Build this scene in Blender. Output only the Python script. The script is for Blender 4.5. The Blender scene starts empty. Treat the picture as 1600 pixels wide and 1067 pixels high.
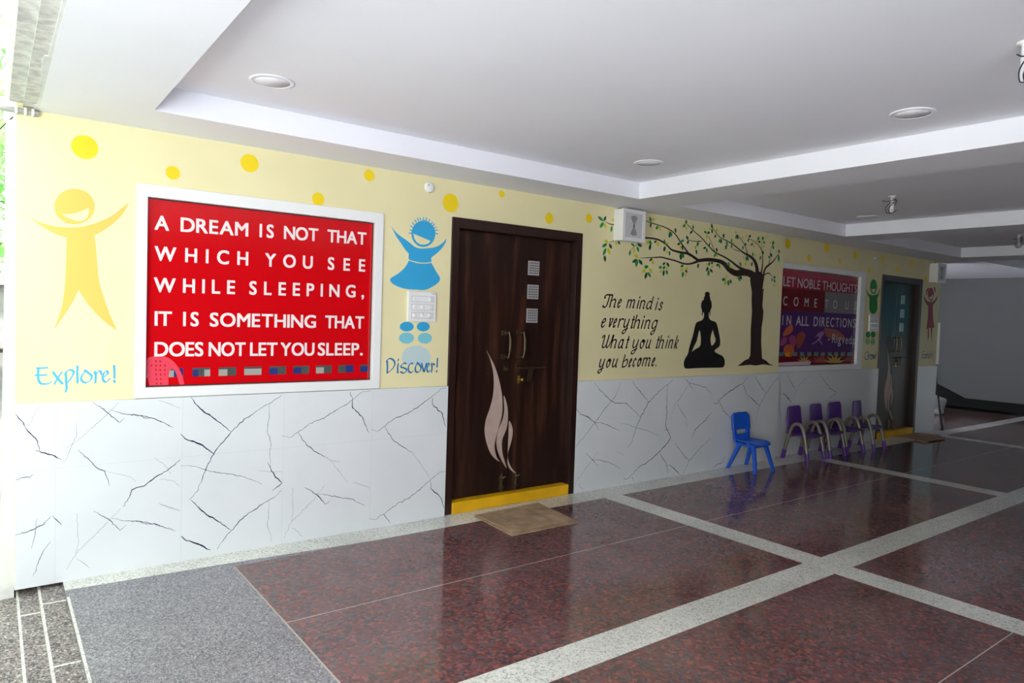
import bpy, bmesh, math, random
from mathutils import Vector, Matrix
from mathutils.geometry import tessellate_polygon
S = bpy.context.scene
R = math.radians

# ------------------------------------------------------------------ camera
CAM = Vector((0.0, -4.25, 1.476))
FPX, YAW, PITCH, ROLL = 1085.2, R(36.94), R(-2.31), R(1.92)
fw = Vector((math.sin(YAW)*math.cos(PITCH), math.cos(YAW)*math.cos(PITCH), math.sin(PITCH)))
rt0 = Vector((math.cos(YAW), -math.sin(YAW), 0))
up0 = rt0.cross(fw)
rt = rt0*math.cos(ROLL) + up0*math.sin(ROLL)
up = -rt0*math.sin(ROLL) + up0*math.cos(ROLL)
cd = bpy.data.cameras.new('camera'); cam = bpy.data.objects.new('camera', cd)
S.collection.objects.link(cam)
cd.sensor_width = 36; cd.lens = FPX/1600*36; cd.clip_start = 0.02; cd.clip_end = 300
mw = Matrix((rt, up, -fw)).transposed().to_4x4(); mw.translation = CAM
cam.matrix_world = mw
S.camera = cam

# ------------------------------------------------------------------ light
S.view_settings.view_transform = 'Standard'; S.view_settings.look = 'None'
S.view_settings.gamma = 1; S.view_settings.use_curve_mapping = False
S.view_settings.exposure = 0.76
sd = bpy.data.lights.new('sun', 'SUN'); sd.energy = 36.0; sd.angle = R(2); sd.color = (1, .99, .98)
sun = bpy.data.objects.new('sun', sd); S.collection.objects.link(sun)
sun.rotation_euler = Vector((-.60, .08, -.79)).to_track_quat('-Z', 'Y').to_euler()   # over the roof, falls on the yard only
W = bpy.data.worlds.new('overcast_sky'); S.world = W; W.use_nodes = True
bg = W.node_tree.nodes['Background']
bg.inputs[0].default_value = (0.93, 0.955, 1.0, 1); bg.inputs[1].default_value = 2.6

C = S.collection

# ------------------------------------------------------------------ helpers
def lin(c):
    return tuple(((x/255)/12.92 if x/255 <= .04045 else ((x/255+.055)/1.055)**2.4) for x in c) + (1,)

def unproj(u, v, axis, val):
    d = fw + rt*((u-800)/FPX) + up*((533.5-v)/FPX)
    t = (val - CAM[axis])/d[axis]
    return CAM + d*t
def wp(u, v, y=0.0):
    p = unproj(u, v, 1, y); return (p.x, p.z)

def put(o, label=None, cat=None, group=None, kind=None):
    if label: o['label'] = label
    if cat: o['category'] = cat
    if group: o['group'] = group
    if kind: o['kind'] = kind
    return o
def root(name, loc=(0, 0, 0), **k):
    o = bpy.data.objects.new(name, None); o.location = loc; o.empty_display_size = .1
    C.objects.link(o); put(o, **k); return o
def root_part(name, parent):
    o = bpy.data.objects.new(name, None); C.objects.link(o); o.parent = parent; o.empty_display_size = .05; return o
def wloc(o):
    p = Vector((0, 0, 0))
    while o: p += o.location; o = o.parent
    return p
def copy_tree(o, parent=None):
    c = o.copy(); C.objects.link(c); c.parent = parent
    for ch in o.children: copy_tree(ch, c)
    return c

class MB:
    def __init__(s): s.v = []; s.f = []; s.m = []; s.sm = []
    def add(s, vs, fs, mi=0, smooth=False):
        b = len(s.v); s.v += [tuple(p) for p in vs]
        for f in fs: s.f.append([b+i for i in f]); s.m.append(mi); s.sm.append(smooth)
        return s
    def box(s, x0, x1, y0, y1, z0, z1, mi=0):
        return s.add([(x0,y0,z0),(x1,y0,z0),(x1,y1,z0),(x0,y1,z0),(x0,y0,z1),(x1,y0,z1),(x1,y1,z1),(x0,y1,z1)],
              [(0,3,2,1),(4,5,6,7),(0,1,5,4),(1,2,6,5),(2,3,7,6),(3,0,4,7)], mi)
    def prism(s, pts, d, mi=0):
        # pts: list of (x,y,z) planar outline, d: extrusion vector
        n = len(pts); P = [Vector(p) for p in pts]; Q = [p+Vector(d) for p in P]
        tri = tessellate_polygon([P])
        fs = [tuple(t) for t in tri] + [tuple(n+i for i in reversed(t)) for t in tri]
        fs += [(i, (i+1) % n, n+(i+1) % n, n+i) for i in range(n)]
        return s.add(P+Q, fs, mi)
    def tube(s, pts, r, n=10, mi=0, caps=True):
        P = [Vector(p) for p in pts]; rs = r if isinstance(r, (list, tuple)) else [r]*len(P)
        vs = []; prev = None
        for i, p in enumerate(P):
            t = (P[min(i+1, len(P)-1)] - P[max(i-1, 0)]).normalized()
            if prev is None:
                a = Vector((0, 0, 1)) if abs(t.z) < .9 else Vector((1, 0, 0))
                nrm = t.cross(a).normalized()
            else:
                nrm = (prev - t*prev.dot(t)).normalized()
            prev = nrm; b = t.cross(nrm)
            for k in range(n):
                an = 2*math.pi*k/n
                vs.append(p + (nrm*math.cos(an) + b*math.sin(an))*rs[i])
        fs = []
        for i in range(len(P)-1):
            for k in range(n):
                fs.append((i*n+k, i*n+(k+1) % n, (i+1)*n+(k+1) % n, (i+1)*n+k))
        s.add(vs, fs, mi, True)
        if caps:
            s.add(vs[:n], [tuple(reversed(range(n)))], mi); s.add(vs[-n:], [tuple(range(n))], mi)
        return s
    def lathe(s, prof, c, axis='z', n=32, mi=0, smooth=True):
        vs = []
        for r, h in prof:
            for k in range(n):
                a = 2*math.pi*k/n; p, q = r*math.cos(a), r*math.sin(a)
                vs.append({'z': (c[0]+p, c[1]+q, c[2]+h), 'y': (c[0]+p, c[1]+h, c[2]+q), 'x': (c[0]+h, c[1]+p, c[2]+q)}[axis])
        fs = []
        for i in range(len(prof)-1):
            for k in range(n): fs.append((i*n+k, i*n+(k+1) % n, (i+1)*n+(k+1) % n, (i+1)*n+k))
        s.add(vs, fs, mi, smooth)
        s.add(vs[:n], [tuple(range(n))], mi); s.add(vs[-n:], [tuple(range(n))], mi)
        return s
    def poly_xz(s, outer, y, holes=(), mi=0):
        loops = [[Vector((p[0], p[1], 0)) for p in l] for l in [outer]+list(holes)]
        tri = tessellate_polygon(loops); flat = [p for l in loops for p in l]
        fs = []
        for t in tri:
            a, b, c = (flat[i] for i in t)
            area = (b-a).cross(c-a).z
            if abs(area) < 1e-12: continue
            fs.append(tuple(t) if area > 0 else tuple(reversed(t)))   # normal to -y
        return s.add([(p.x, y, p.y) for p in flat], fs, mi)
    def stroke_xz(s, pts, ws, y, mi=0, cap=True):
        # ribbon with varying half width in the wall plane
        P = [Vector((p[0], p[1])) for p in pts]; n = len(P); L = []; Rr = []
        for i in range(n):
            t = P[min(i+1, n-1)] - P[max(i-1, 0)]
            if t.length < 1e-9: t = Vector((1, 0))
            t.normalize(); nn = Vector((-t.y, t.x))
            L.append(P[i]+nn*ws[i]); Rr.append(P[i]-nn*ws[i])
        vs = [(p.x, y, p.y) for p in L] + [(p.x, y, p.y) for p in Rr]
        fs = [(n+i, n+i+1, i+1, i) for i in range(n-1)]
        s.add(vs, fs, mi)
        if cap:
            for i, dy in ((0, -4e-5), (n-1, -8e-5)):
                c = P[i]; k = 10
                s.add([(c.x+ws[i]*math.cos(2*math.pi*j/k), y+dy, c.y+ws[i]*math.sin(2*math.pi*j/k)) for j in range(k)], [tuple(range(k))], mi)
        return s
    def build(s, name, mats, parent=None, bevel=0, segs=2, **k):
        if not isinstance(mats, (list, tuple)): mats = [mats]
        off = wloc(parent) if parent else Vector((0, 0, 0))
        me = bpy.data.meshes.new(name)
        me.from_pydata([tuple(Vector(p)-off) for p in s.v], [], s.f)
        for m in mats: me.materials.append(m)
        me.polygons.foreach_set('material_index', s.m)
        me.polygons.foreach_set('use_smooth', s.sm)
        me.update()
        o = bpy.data.objects.new(name, me); C.objects.link(o)
        if parent: o.parent = parent
        if bevel:
            md = o.modifiers.new('bevel', 'BEVEL'); md.width = bevel; md.segments = segs; md.limit_method = 'ANGLE'
        put(o, **k)
        return o

def smooth_path(pts, sub=6):
    P = [Vector(p) for p in pts]
    if len(P) < 3: return [tuple(p) for p in P]
    out = []
    for i in range(len(P)-1):
        p0 = P[i-1] if i else P[0]*2-P[1]; p1 = P[i]; p2 = P[i+1]; p3 = P[i+2] if i+2 < len(P) else P[-1]*2-P[-2]
        for k in range(sub):
            t = k/sub
            out.append(tuple(.5*((2*p1)+(p2-p0)*t+(2*p0-5*p1+4*p2-p3)*t*t+(3*p1-p0-3*p2+p3)*t**3)))
    out.append(tuple(P[-1])); return out
def closed_path(pts, sub=5):
    P = [Vector(p) for p in pts]; n = len(P); out = []
    for i in range(n):
        p0, p1, p2, p3 = P[i-1], P[i], P[(i+1) % n], P[(i+2) % n]
        for k in range(sub):
            t = k/sub
            out.append(tuple(.5*((2*p1)+(p2-p0)*t+(2*p0-5*p1+4*p2-p3)*t*t+(3*p1-p0-3*p2+p3)*t**3)))
    return out
def ell(cx, cy, rx, ry, n=40): return [(cx+rx*math.cos(2*math.pi*i/n), cy+ry*math.sin(2*math.pi*i/n)) for i in range(n)]
def crop(ox, oy, sc, y=0.0):
    # measured photo detail -> point on the wall plane
    return lambda p: wp(ox+p[0]*sc, oy+p[1]*sc, y)

# ------------------------------------------------------------------ materials
def mat(name, color=(200, 200, 200), rough=.6, metal=0, spec=.5, coat=0, linear=None):
    m = bpy.data.materials.new(name); m.use_nodes = True
    b = m.node_tree.nodes['Principled BSDF']
    b.inputs['Base Color'].default_value = linear or lin(color)
    b.inputs['Roughness'].default_value = rough; b.inputs['Metallic'].default_value = metal
    b.inputs['Specular IOR Level'].default_value = spec
    b.inputs['Coat Weight'].default_value = coat; b.inputs['Coat Roughness'].default_value = .03
    return m
def nodes(m):
    nt = m.node_tree; return nt, nt.nodes, nt.links, nt.nodes['Principled BSDF']
def ramp(N, stops, interp='LINEAR'):
    r = N.new('ShaderNodeValToRGB'); cr = r.color_ramp; cr.interpolation = interp
    while len(cr.elements) < len(stops): cr.elements.new(.5)
    for e, (p, c) in zip(cr.elements, stops): e.position = p; e.color = c
    return r
def coords(N, L, scale=(1, 1, 1)):
    g = N.new('ShaderNodeNewGeometry'); mp = N.new('ShaderNodeMapping'); mp.inputs['Scale'].default_value = scale
    L.new(g.outputs['Position'], mp.inputs['Vector']); return mp.outputs[0]
def noise(N, L, co, scale, detail=3, rough=.5):
    n = N.new('ShaderNodeTexNoise'); n.inputs['Scale'].default_value = scale; n.inputs['Detail'].default_value = detail
    n.inputs['Roughness'].default_value = rough; L.new(co, n.inputs['Vector']); return n
def bump(N, L, b, fac, strength, dist=.01):
    bp = N.new('ShaderNodeBump'); bp.inputs['Strength'].default_value = strength; bp.inputs['Distance'].default_value = dist
    L.new(fac, bp.inputs['Height']); L.new(bp.outputs[0], b.inputs['Normal'])
def mixc(N, L, fac, a, b, mode='MIX'):
    x = N.new('ShaderNodeMix'); x.data_type = 'RGBA'; x.blend_type = mode
    for s, val in ((0, fac), (6, a), (7, b)):
        if isinstance(val, (float, int)): x.inputs[s].default_value = val
        elif isinstance(val, tuple): x.inputs[s].default_value = val
        else: L.new(val, x.inputs[s])
    return x.outputs[2]

def mottled(name, c, rough, amt=.06, scale=3, spec=.5, bmp=.0, bscale=60):
    m = mat(name, c, rough, spec=spec); nt, N, L, b = nodes(m); co = coords(N, L)
    n = noise(N, L, co, scale, 4); base = lin(c)
    lo = tuple(x*(1-amt) for x in base[:3])+(1,); hi = tuple(min(1, x*(1+amt)) for x in base[:3])+(1,)
    r = ramp(N, [(.35, lo), (.65, hi)]); L.new(n.outputs['Fac'], r.inputs[0]); L.new(r.outputs[0], b.inputs['Base Color'])
    if bmp: bump(N, L, b, noise(N, L, co, bscale, 3).outputs['Fac'], bmp, .004)
    return m

M = {}
M['yellow_wall'] = mottled('pale_yellow_wall_paint', (236, 227, 180), .55, .03, 2, bmp=.05)
M['white_ceiling'] = mottled('white_ceiling_paint', (240, 241, 248), .8, .015, 1.5)
M['grey_wall'] = mottled('grey_wall_paint', (102, 102, 106), .75, .03, 1)
M['tile'] = mottled('white_marble_tile', (226, 230, 234), .07, .025, 2.5)
M['vein'] = mat('dark_marble_vein', (42, 40, 78), .1)
M['vein_pale'] = mat('pale_marble_vein', (128, 130, 152), .1)
M['tile_joint'] = mat('tile_joint', (205, 209, 213), .3)
M['frame_white'] = mat('white_upvc_frame', (238, 239, 240), .3)
M['gasket'] = mat('black_gasket', (20, 20, 22), .5)
M['red_film'] = mat('red_vinyl_film', (205, 8, 18), .12, spec=.5)
M['letter_white'] = mat('white_vinyl_letters', (240, 228, 228), .2)
M['pink_film'] = mat('pink_vinyl_film', (232, 75, 95), .15)
M['clear_grey'] = mat('plain_and_view_grey', (165, 165, 158), .08)
M['view_dark'] = mat('painted_view_dark', (80, 84, 84), .08)
M['view_blue'] = mat('painted_view_blue', (44, 58, 122), .08)
M['black'] = mat('black_wall_paint', (22, 18, 18), .5)
M['orange'] = mat('orange_wall_paint', (250, 196, 92), .5)
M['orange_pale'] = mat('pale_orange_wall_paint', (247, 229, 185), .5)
M['yellow'] = mat('bright_yellow_wall_paint', (244, 214, 18), .5)
M['blue'] = mat('blue_wall_paint', (52, 168, 222), .5)
M['blue_word'] = mat('sky_blue_wall_paint', (70, 184, 235), .5)
M['blue_deep'] = mat('deep_blue_wall_paint', (28, 122, 180), .5)
M['blue_mid'] = mat('light_blue_wall_paint', (128, 203, 220), .5)
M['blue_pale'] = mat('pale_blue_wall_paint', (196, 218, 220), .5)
M['green'] = mat('green_wall_paint', (28, 140, 50), .5)
M['green_pale'] = mat('pale_green_wall_paint', (135, 195, 120), .5)
M['teal_word'] = mat('teal_wall_paint', (35, 105, 125), .5)
M['maroon'] = mat('maroon_wall_paint', (168, 48, 62), .5)
M['plum_word'] = mat('plum_wall_paint', (120, 70, 135), .5)
M['leaf_dark'] = mat('dark_green_leaf_paint', (16, 82, 52), .5)
M['leaf_green'] = mat('green_leaf_paint', (18, 148, 70), .5)
M['leaf_yellow'] = mat('yellow_leaf_paint', (222, 212, 45), .5)
M['bark'] = mat('dark_brown_tree_paint', (48, 30, 26), .5)
M['white_plastic'] = mat('white_plastic', (235, 235, 236), .35)
M['grey_plastic'] = mat('pale_grey_plastic', (205, 205, 208), .4)
M['mesh_grey'] = mat('grey_speaker_mesh', (150, 150, 152), .6)
M['dark_plastic'] = mat('dark_plastic', (45, 45, 50), .5)
M['brass'] = mat('antique_brass', (108, 95, 74), .4, metal=.9)
M['brass_bright'] = mat('brass', (190, 160, 90), .3, metal=.9)
M['steel'] = mat('brushed_steel', (205, 203, 205), .35, metal=.5)
M['inlay'] = mottled('pale_wood_inlay', (188, 166, 156), .4, .08, 14)
M['threshold'] = mottled('yellow_painted_threshold', (236, 180, 20), .4, .1, 6)
M['blue_chair'] = mat('blue_plastic', (24, 92, 215), .35)
M['purple_chair'] = mat('purple_plastic', (84, 40, 132), .38)
M['grey_tube'] = mat('grey_metal_tube', (128, 120, 110), .35, metal=.3)
M['cable_blue'] = mat('blue_black_wire', (40, 40, 78), .5)
M['concrete'] = mottled('raw_concrete', (205, 203, 198), .9, .2, 22, bmp=.5, bscale=60)
M['plaster'] = mottled('rough_white_plaster', (222, 222, 220), .9, .08, 9, bmp=.6, bscale=30)
M['stone_wall'] = mottled('weathered_grey_wall', (150, 148, 145), .95, .25, 5, bmp=.6, bscale=20)
M['ground'] = mottled('pale_concrete_ground', (204, 206, 212), .95, .12, 3, bmp=.5, bscale=15)
M['black_granite'] = mat('black_granite', (12, 12, 13), .6, spec=.2)
M['leafmat'] = mottled('tree_foliage', (96, 150, 70), .6, .35, 4)
M['blocker_green'] = mottled('dark_green_light_blocker', (70, 84, 62), .9, .4, 5, bmp=.8, bscale=25)
M['dim_wall'] = mottled('dull_grey_wall', (105, 104, 103), .9, .15, 3)
M['bag'] = mottled('crumpled_white_plastic', (205, 205, 208), .4, .1, 20, bmp=.5, bscale=25)
M['pole_wood'] = mat('dark_stick', (58, 50, 45), .6)
M['teal_tarp'] = mottled('teal_tarpaulin', (30, 150, 165), .6, .1, 2)

def cardboard():
    m = mat('brown_cardboard', (176, 146, 118), .85); nt, N, L, b = nodes(m); co = coords(N, L)
    n = noise(N, L, co, 9, 5, .6); r = ramp(N, [(.3, lin((150, 122, 98))), (.7, lin((190, 160, 132)))])
    L.new(n.outputs['Fac'], r.inputs[0]); L.new(r.outputs[0], b.inputs['Base Color']); return m
M['card'] = cardboard(); M['card_line'] = mat('cardboard_crease', (128, 112, 92), .9)

def wood():
    m = mat('dark_walnut_veneer', (50, 30, 24), .32, spec=.4); nt, N, L, b = nodes(m)
    co = coords(N, L, (9, 9, .7)); n1 = noise(N, L, co, 1.6, 6, .6)
    co2 = coords(N, L, (60, 60, 1.6)); n2 = noise(N, L, co2, 2, 3, .5)
    r = ramp(N, [(.3, lin((30, 17, 15))), (.52, lin((46, 27, 22))), (.72, lin((86, 52, 38)))])
    L.new(n1.outputs['Fac'], r.inputs[0])
    r2 = ramp(N, [(.3, (.72, .72, .72, 1)), (.7, (1.0, 1.0, 1.0, 1))]); L.new(n2.outputs['Fac'], r2.inputs[0])
    L.new(mixc(N, L, 1.0, r.outputs[0], r2.outputs[0], 'MULTIPLY'), b.inputs['Base Color'])
    return m
M['wood'] = wood()
M['wood_frame'] = mottled('dark_stained_door_frame', (42, 22, 18), .35, .2, 8)

def granite(name, stops, scale, rough, dust=0.0, spec=.5):
    m = mat(name, (100, 80, 80), rough, spec=spec); nt, N, L, b = nodes(m); co = coords(N, L)
    n0 = noise(N, L, co, scale*.6, 2)
    vm = N.new('ShaderNodeVectorMath'); vm.operation = 'MULTIPLY_ADD'
    L.new(n0.outputs['Color'], vm.inputs[0]); vm.inputs[1].default_value = (.02, .02, .0); L.new(co, vm.inputs[2])
    v = N.new('ShaderNodeTexVoronoi'); v.inputs['Scale'].default_value = scale; L.new(vm.outputs[0], v.inputs['Vector'])
    sp = N.new('ShaderNodeSeparateColor'); L.new(v.outputs['Color'], sp.inputs[0])
    r = ramp(N, stops, 'CONSTANT'); L.new(sp.outputs[0], r.inputs[0])
    n2 = noise(N, L, co, 1.3, 4, .6)
    r2 = ramp(N, [(.3, (.8, .8, .8, 1)), (.7, (1.1, 1.1, 1.1, 1))]); L.new(n2.outputs['Fac'], r2.inputs[0])
    col = mixc(N, L, 1.0, r.outputs[0], r2.outputs[0], 'MULTIPLY')
    if dust:
        nd = noise(N, L, co, 1.6, 6, .65); rd = ramp(N, [(.35, (.45, .45, .45, 1)), (.65, (1, 1, 1, 1))]); L.new(nd.outputs['Fac'], rd.inputs[0])
        mm = N.new('ShaderNodeMath'); mm.operation = 'MULTIPLY'; L.new(rd.outputs[0], mm.inputs[0]); mm.inputs[1].default_value = dust
        col = mixc(N, L, mm.outputs[0], col, lin((212, 186, 190)))
    L.new(col, b.inputs['Base Color'])
    return m
M['red_granite'] = granite('polished_red_granite', [(0, lin((46, 36, 42))), (.24, lin((94, 40, 42))), (.5, lin((114, 52, 50))), (.7, lin((76, 72, 82))), (.86, lin((140, 72, 64)))], 62, .11, dust=.17)
M['grey_granite'] = granite('flamed_grey_granite', [(0, lin((96, 93, 104))), (.25, lin((130, 126, 136))), (.55, lin((158, 154, 164))), (.85, lin((190, 188, 196)))], 240, .5)
M['white_granite'] = granite('white_granite', [(0, lin((186, 184, 180))), (.15, lin((226, 225, 221))), (.5, lin((240, 239, 236))), (.9, lin((212, 208, 203)))], 150, .25)
M['step_granite'] = granite('rough_step_granite', [(0, lin((84, 80, 86))), (.3, lin((132, 122, 124))), (.6, lin((160, 146, 146))), (.9, lin((198, 194, 194)))], 150, .7)
M['grout'] = mat('pale_grout', (190, 176, 170), .7)

# ------------------------------------------------------------------ setting: walls, ceiling, floor
ZC, ZU, ZD = 2.406, 2.533, 0.941          # lower ceiling, coffer ceiling, dado height
YR = 0.06                                  # second wall bay set back
XE = 10.88                                 # wall end
def cells(mb, xs, zs, y0, y1, hole, mi=0):
    nx, nz = len(xs)-1, len(zs)-1
    full = lambda i, k: 0 <= i < nx and 0 <= k < nz and not hole((xs[i]+xs[i+1])/2, (zs[k]+zs[k+1])/2)
    for i in range(nx):
        for k in range(nz):
            if not full(i, k): continue
            a, b, c, d = xs[i], xs[i+1], zs[k], zs[k+1]
            mb.add([(a,y0,c),(b,y0,c),(b,y0,d),(a,y0,d)], [(0,1,2,3)], mi)
            mb.add([(a,y1,c),(b,y1,c),(b,y1,d),(a,y1,d)], [(3,2,1,0)], mi)
            if not full(i-1, k): mb.add([(a,y0,c),(a,y1,c),(a,y1,d),(a,y0,d)], [(3,2,1,0)], mi)
            if not full(i+1, k): mb.add([(b,y0,c),(b,y1,c),(b,y1,d),(b,y0,d)], [(0,1,2,3)], mi)
            if not full(i, k-1): mb.add([(a,y0,c),(b,y0,c),(b,y1,c),(a,y1,c)], [(3,2,1,0)], mi)
            if not full(i, k+1): mb.add([(a,y0,d),(b,y0,d),(b,y1,d),(a,y1,d)], [(0,1,2,3)], mi)
F1 = (.626, 2.088, .943, 2.112); D1 = (2.625, 3.878, 0, 2.150)
F2 = (6.80, 8.695, .930, 2.132); D2 = (9.14, 10.29, 0, 2.135)
def inside(x, z, r): return r[0] < x < r[1] and r[2] < z < r[3]
mb = MB()
cells(mb, [.10, F1[0], F1[1], D1[0], D1[1], 6.80], [0, F1[2], F1[3], D1[3], 2.65], 0, .3,
      lambda x, z: inside(x, z, F1) or (D1[0] < x < D1[1] and z < D1[3]))
mb.build('wall_back', M['yellow_wall'], kind='structure')
mb = MB()
cells(mb, [6.8001, F2[1], D2[0], D2[1], XE], [0, F2[2], F2[3], D2[3], 2.65], YR, .3,
      lambda x, z: (x < F2[1] and F2[2] < z < F2[3]) or (D2[0] < x < D2[1] and z < D2[3]))
mb.build('wall_back_recess', M['yellow_wall'], kind='structure')
# rough plaster end of the wall, outside
mb = MB()
mb.prism([(.035, .05, -.4), (.0999, .05, -.4), (.0999, .05, 2.75), (.06, .05, 2.75), (.058, .05, 1.6), (.05, .05, .9), (.042, .05, .3)], (0, .25, 0))
mb.build('wall_end', M['plaster'], kind='structure')
# inner sides of the rooms behind doors and windows
mb = MB()
mb.box(.1001, XE, .3001, .34, -.3, 2.65); mb.build('wall_inner', M['grey_wall'], kind='structure')
# far and rear walls of the covered parking
mb = MB(); mb.box(14.5, 14.8, -.04, 6, -.3, 2.9); mb.box(14.5, 14.8, -2.7, -.04, 2.13, 2.9); mb.box(14.5, 14.8, -8.2, -2.7, -.3, 2.9)
mb.build('wall_far', M['grey_wall'], kind='structure')
mb = MB(); mb.box(16.8, 17, -12, 8, -.2, 1.15, 0); mb.box(16.79, 17, -12, 8, 1.15, 3.2, 1); mb.box(15.35, 17, -12, 8, 3.2, 3.3, 0)  # roof slab added out of view to hold back light in the passage
mb.build('wall_passage', [M['plaster'], M['teal_tarp']], kind='structure')
mb = MB(); mb.box(10.9, 14.5, 4.5, 4.8, -.3, 2.9); mb.build('wall_side', M['grey_wall'], kind='structure')
mb = MB(); mb.box(.3, 14.8, -8.4, -8.2, -.3, 2.9); mb.build('wall_rear', M['dim_wall'], kind='structure')
mb = MB(); mb.box(.32, .5, -8.2, -6.0, 0, 2.4); mb.build('wall_light_blocker_left', M['dim_wall'], kind='structure')  # unseen screen added to dim the deep end of the room
# black skirting with the sloped end, on the far wall
mb = MB()
mb.prism([(14.12, -.04, 0), (14.12, 4.4, 0), (14.46, 4.4, .02), (14.46, -.04, .02)], (0, 0, .004))
mb.prism([(14.44, -.04, .003), (14.44, 4.4, .003), (14.44, 4.4, 1.7), (14.44, 1.43, .40), (14.44, .96, .185), (14.44, -.04, .185)], (.0599, 0, 0))
mb.build('baseboard_far', M['black_granite'], kind='structure')

# ceiling
cof = [(.635, 4.066), (4.547, 7.228), (7.70, 10.194), (10.80, 13.95)]
rows = [(-4.1, -.44), (-7.9, -4.6)]
mb = MB()
xs = sorted({.19, 14.8} | {x for c in cof for x in c}); ys = sorted({-8.4, 0.0} | {y for r in rows for y in r})
t = MB()
cells(t, xs, ys, ZC, ZU, lambda x, y: any(a < x < b for a, b in cof) and any(a < y < b for a, b in rows))
mb.add([(x, z, y) for x, y, z in t.v], [list(reversed(f)) for f in t.f])
mb.box(10.881, 14.8, .0001, 6, ZC, ZU)
mb.box(.19, 14.8, -8.4, 6, ZU+.0005, 2.9)
mb.build('ceiling', M['white_ceiling'], kind='structure')
# raw concrete slab edge
mb = MB(); mb.box(.125, .1899, -8.4, -.01, 2.412, 2.9); mb.box(.07, .1249, -8.4, -.012, 2.43, 2.9)
random.seed(4)
y = -8.4
while y < -.1:                              # rough plaster lapping over the concrete edge
    l = random.uniform(.12, .35); w = random.uniform(.006, .034)
    mb.box(.1899-w, .1899, y, min(y+l, -.02), 2.4075, 2.4121, 1); y += l
mb.build('trim_slab_edge', [M['concrete'], M['plaster']], kind='structure')

# floor
mb = MB()
xs = [.305, .317, 1.100, 1.108, 4.004, 4.210, 7.168, 7.372, 10.335, 10.540, 14.8]
ys = [-8.4, -5.35, -5.15, -4.12, -4.115, -3.083, -3.078, -2.182, -1.982, -1.100, -1.095, -.25]
strip_x = [(4.0, 4.22), (7.16, 7.38), (10.33, 10.55)]; strip_y = [(-5.36, -5.14), (-2.19, -1.97)]
for i in range(len(xs)-1):
    for j in range(len(ys)-1):
        x, y = (xs[i]+xs[i+1])/2, (ys[j]+ys[j+1])/2
        if xs[i+1]-xs[i] < .013: mi = 2 if i == 0 else 3
        elif any(a < x < b for a, b in strip_x) or any(a < y < b for a, b in strip_y): mi = 2
        elif ys[j+1]-ys[j] < .01: mi = 3 if x > 1.1 else 1
        else: mi = 1 if x < 1.1 else 0
        q = [(xs[i], ys[j], 0), (xs[i+1], ys[j], 0), (xs[i+1], ys[j+1], 0), (xs[i], ys[j+1], 0)]
        mb.add(q, [(0, 1, 2, 3)], mi)
fr = [(.305, -.150), (1.104, -.186), (2.0, -.25)]
mb.add([(.305,-.25,0),(2.0,-.25,0),(1.104,-.186,0),(.305,-.15,0)], [(0,1,2,3)], 1)
mb.add([(.305,-.15,0),(1.104,-.186,0),(2.0,-.25,0),(10.88,-.25,0),(10.88,.3,0),(.305,.3,0)], [(0,1,2,3,4,5)], 2)
mb.add([(10.88,-.25,0),(14.8,-.25,0),(14.8,-.05,0),(10.88,-.05,0)], [(0,1,2,3)], 2)
mb.add([(10.88,-.05,0),(14.8,-.05,0),(14.8,6,0),(10.88,6,0)], [(0,1,2,3)], 0)
# the slab body below
mb.add([(.305,-8.4,-.3),(.305,.0,-.3),(.305,0,0),(.305,-8.4,0)], [(0,1,2,3)], 1)
mb.build('floor', [M['red_granite'], M['grey_granite'], M['white_granite'], M['grout']], kind='structure')
mb = MB()
for (xa, xb, z) in ((.197, .3049, -.02), (.107, .197, -.04), (.0, .107, -.06)):
    mb.box(xa+.011, xb, -8.4, .3 if xa > .09 else .04, -.4, z, 0); mb.box(xa, xa+.011, -8.4, .3 if xa > .09 else .04, -.4, z+.001, 1)
y = -.12
while y > -8:
    for (xa, xb, z) in ((.197, .3049, -.02), (.107, .197, -.04)):
        yy = y - random.uniform(0, .5); mb.box(xa+.01, xb-.001, yy, yy+.012, z-.01, z+.0015, 1)
    y -= .75
mb.build('trim_steps', [M['step_granite'], M['white_granite']], kind='structure')
mb = MB(); mb.add([(-40, -40, -.2), (60, -40, -.2), (60, 40, -.2), (-40, 40, -.2)], [(0, 1, 2, 3)])
mb.build('ground', M['ground'], kind='structure')
mb = MB(); mb.box(-7.6, -7.4, -30, -2.8, -.2, 2.4); mb.build('wall_light_shaper', M['stone_wall'], kind='structure')  # unseen wall added to shape the daylight coming from the yard
mb = MB(); mb.box(-7.6, -1.8, -2.8, -2.6, -.2, 14); mb.box(-2.0, -1.8, -2.6, 6.4, -.2, 14); mb.build('wall_light_blocker_yard', M['blocker_green'], kind='structure')  # unseen tall dark screen added to cut sky light near the wall end

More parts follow.
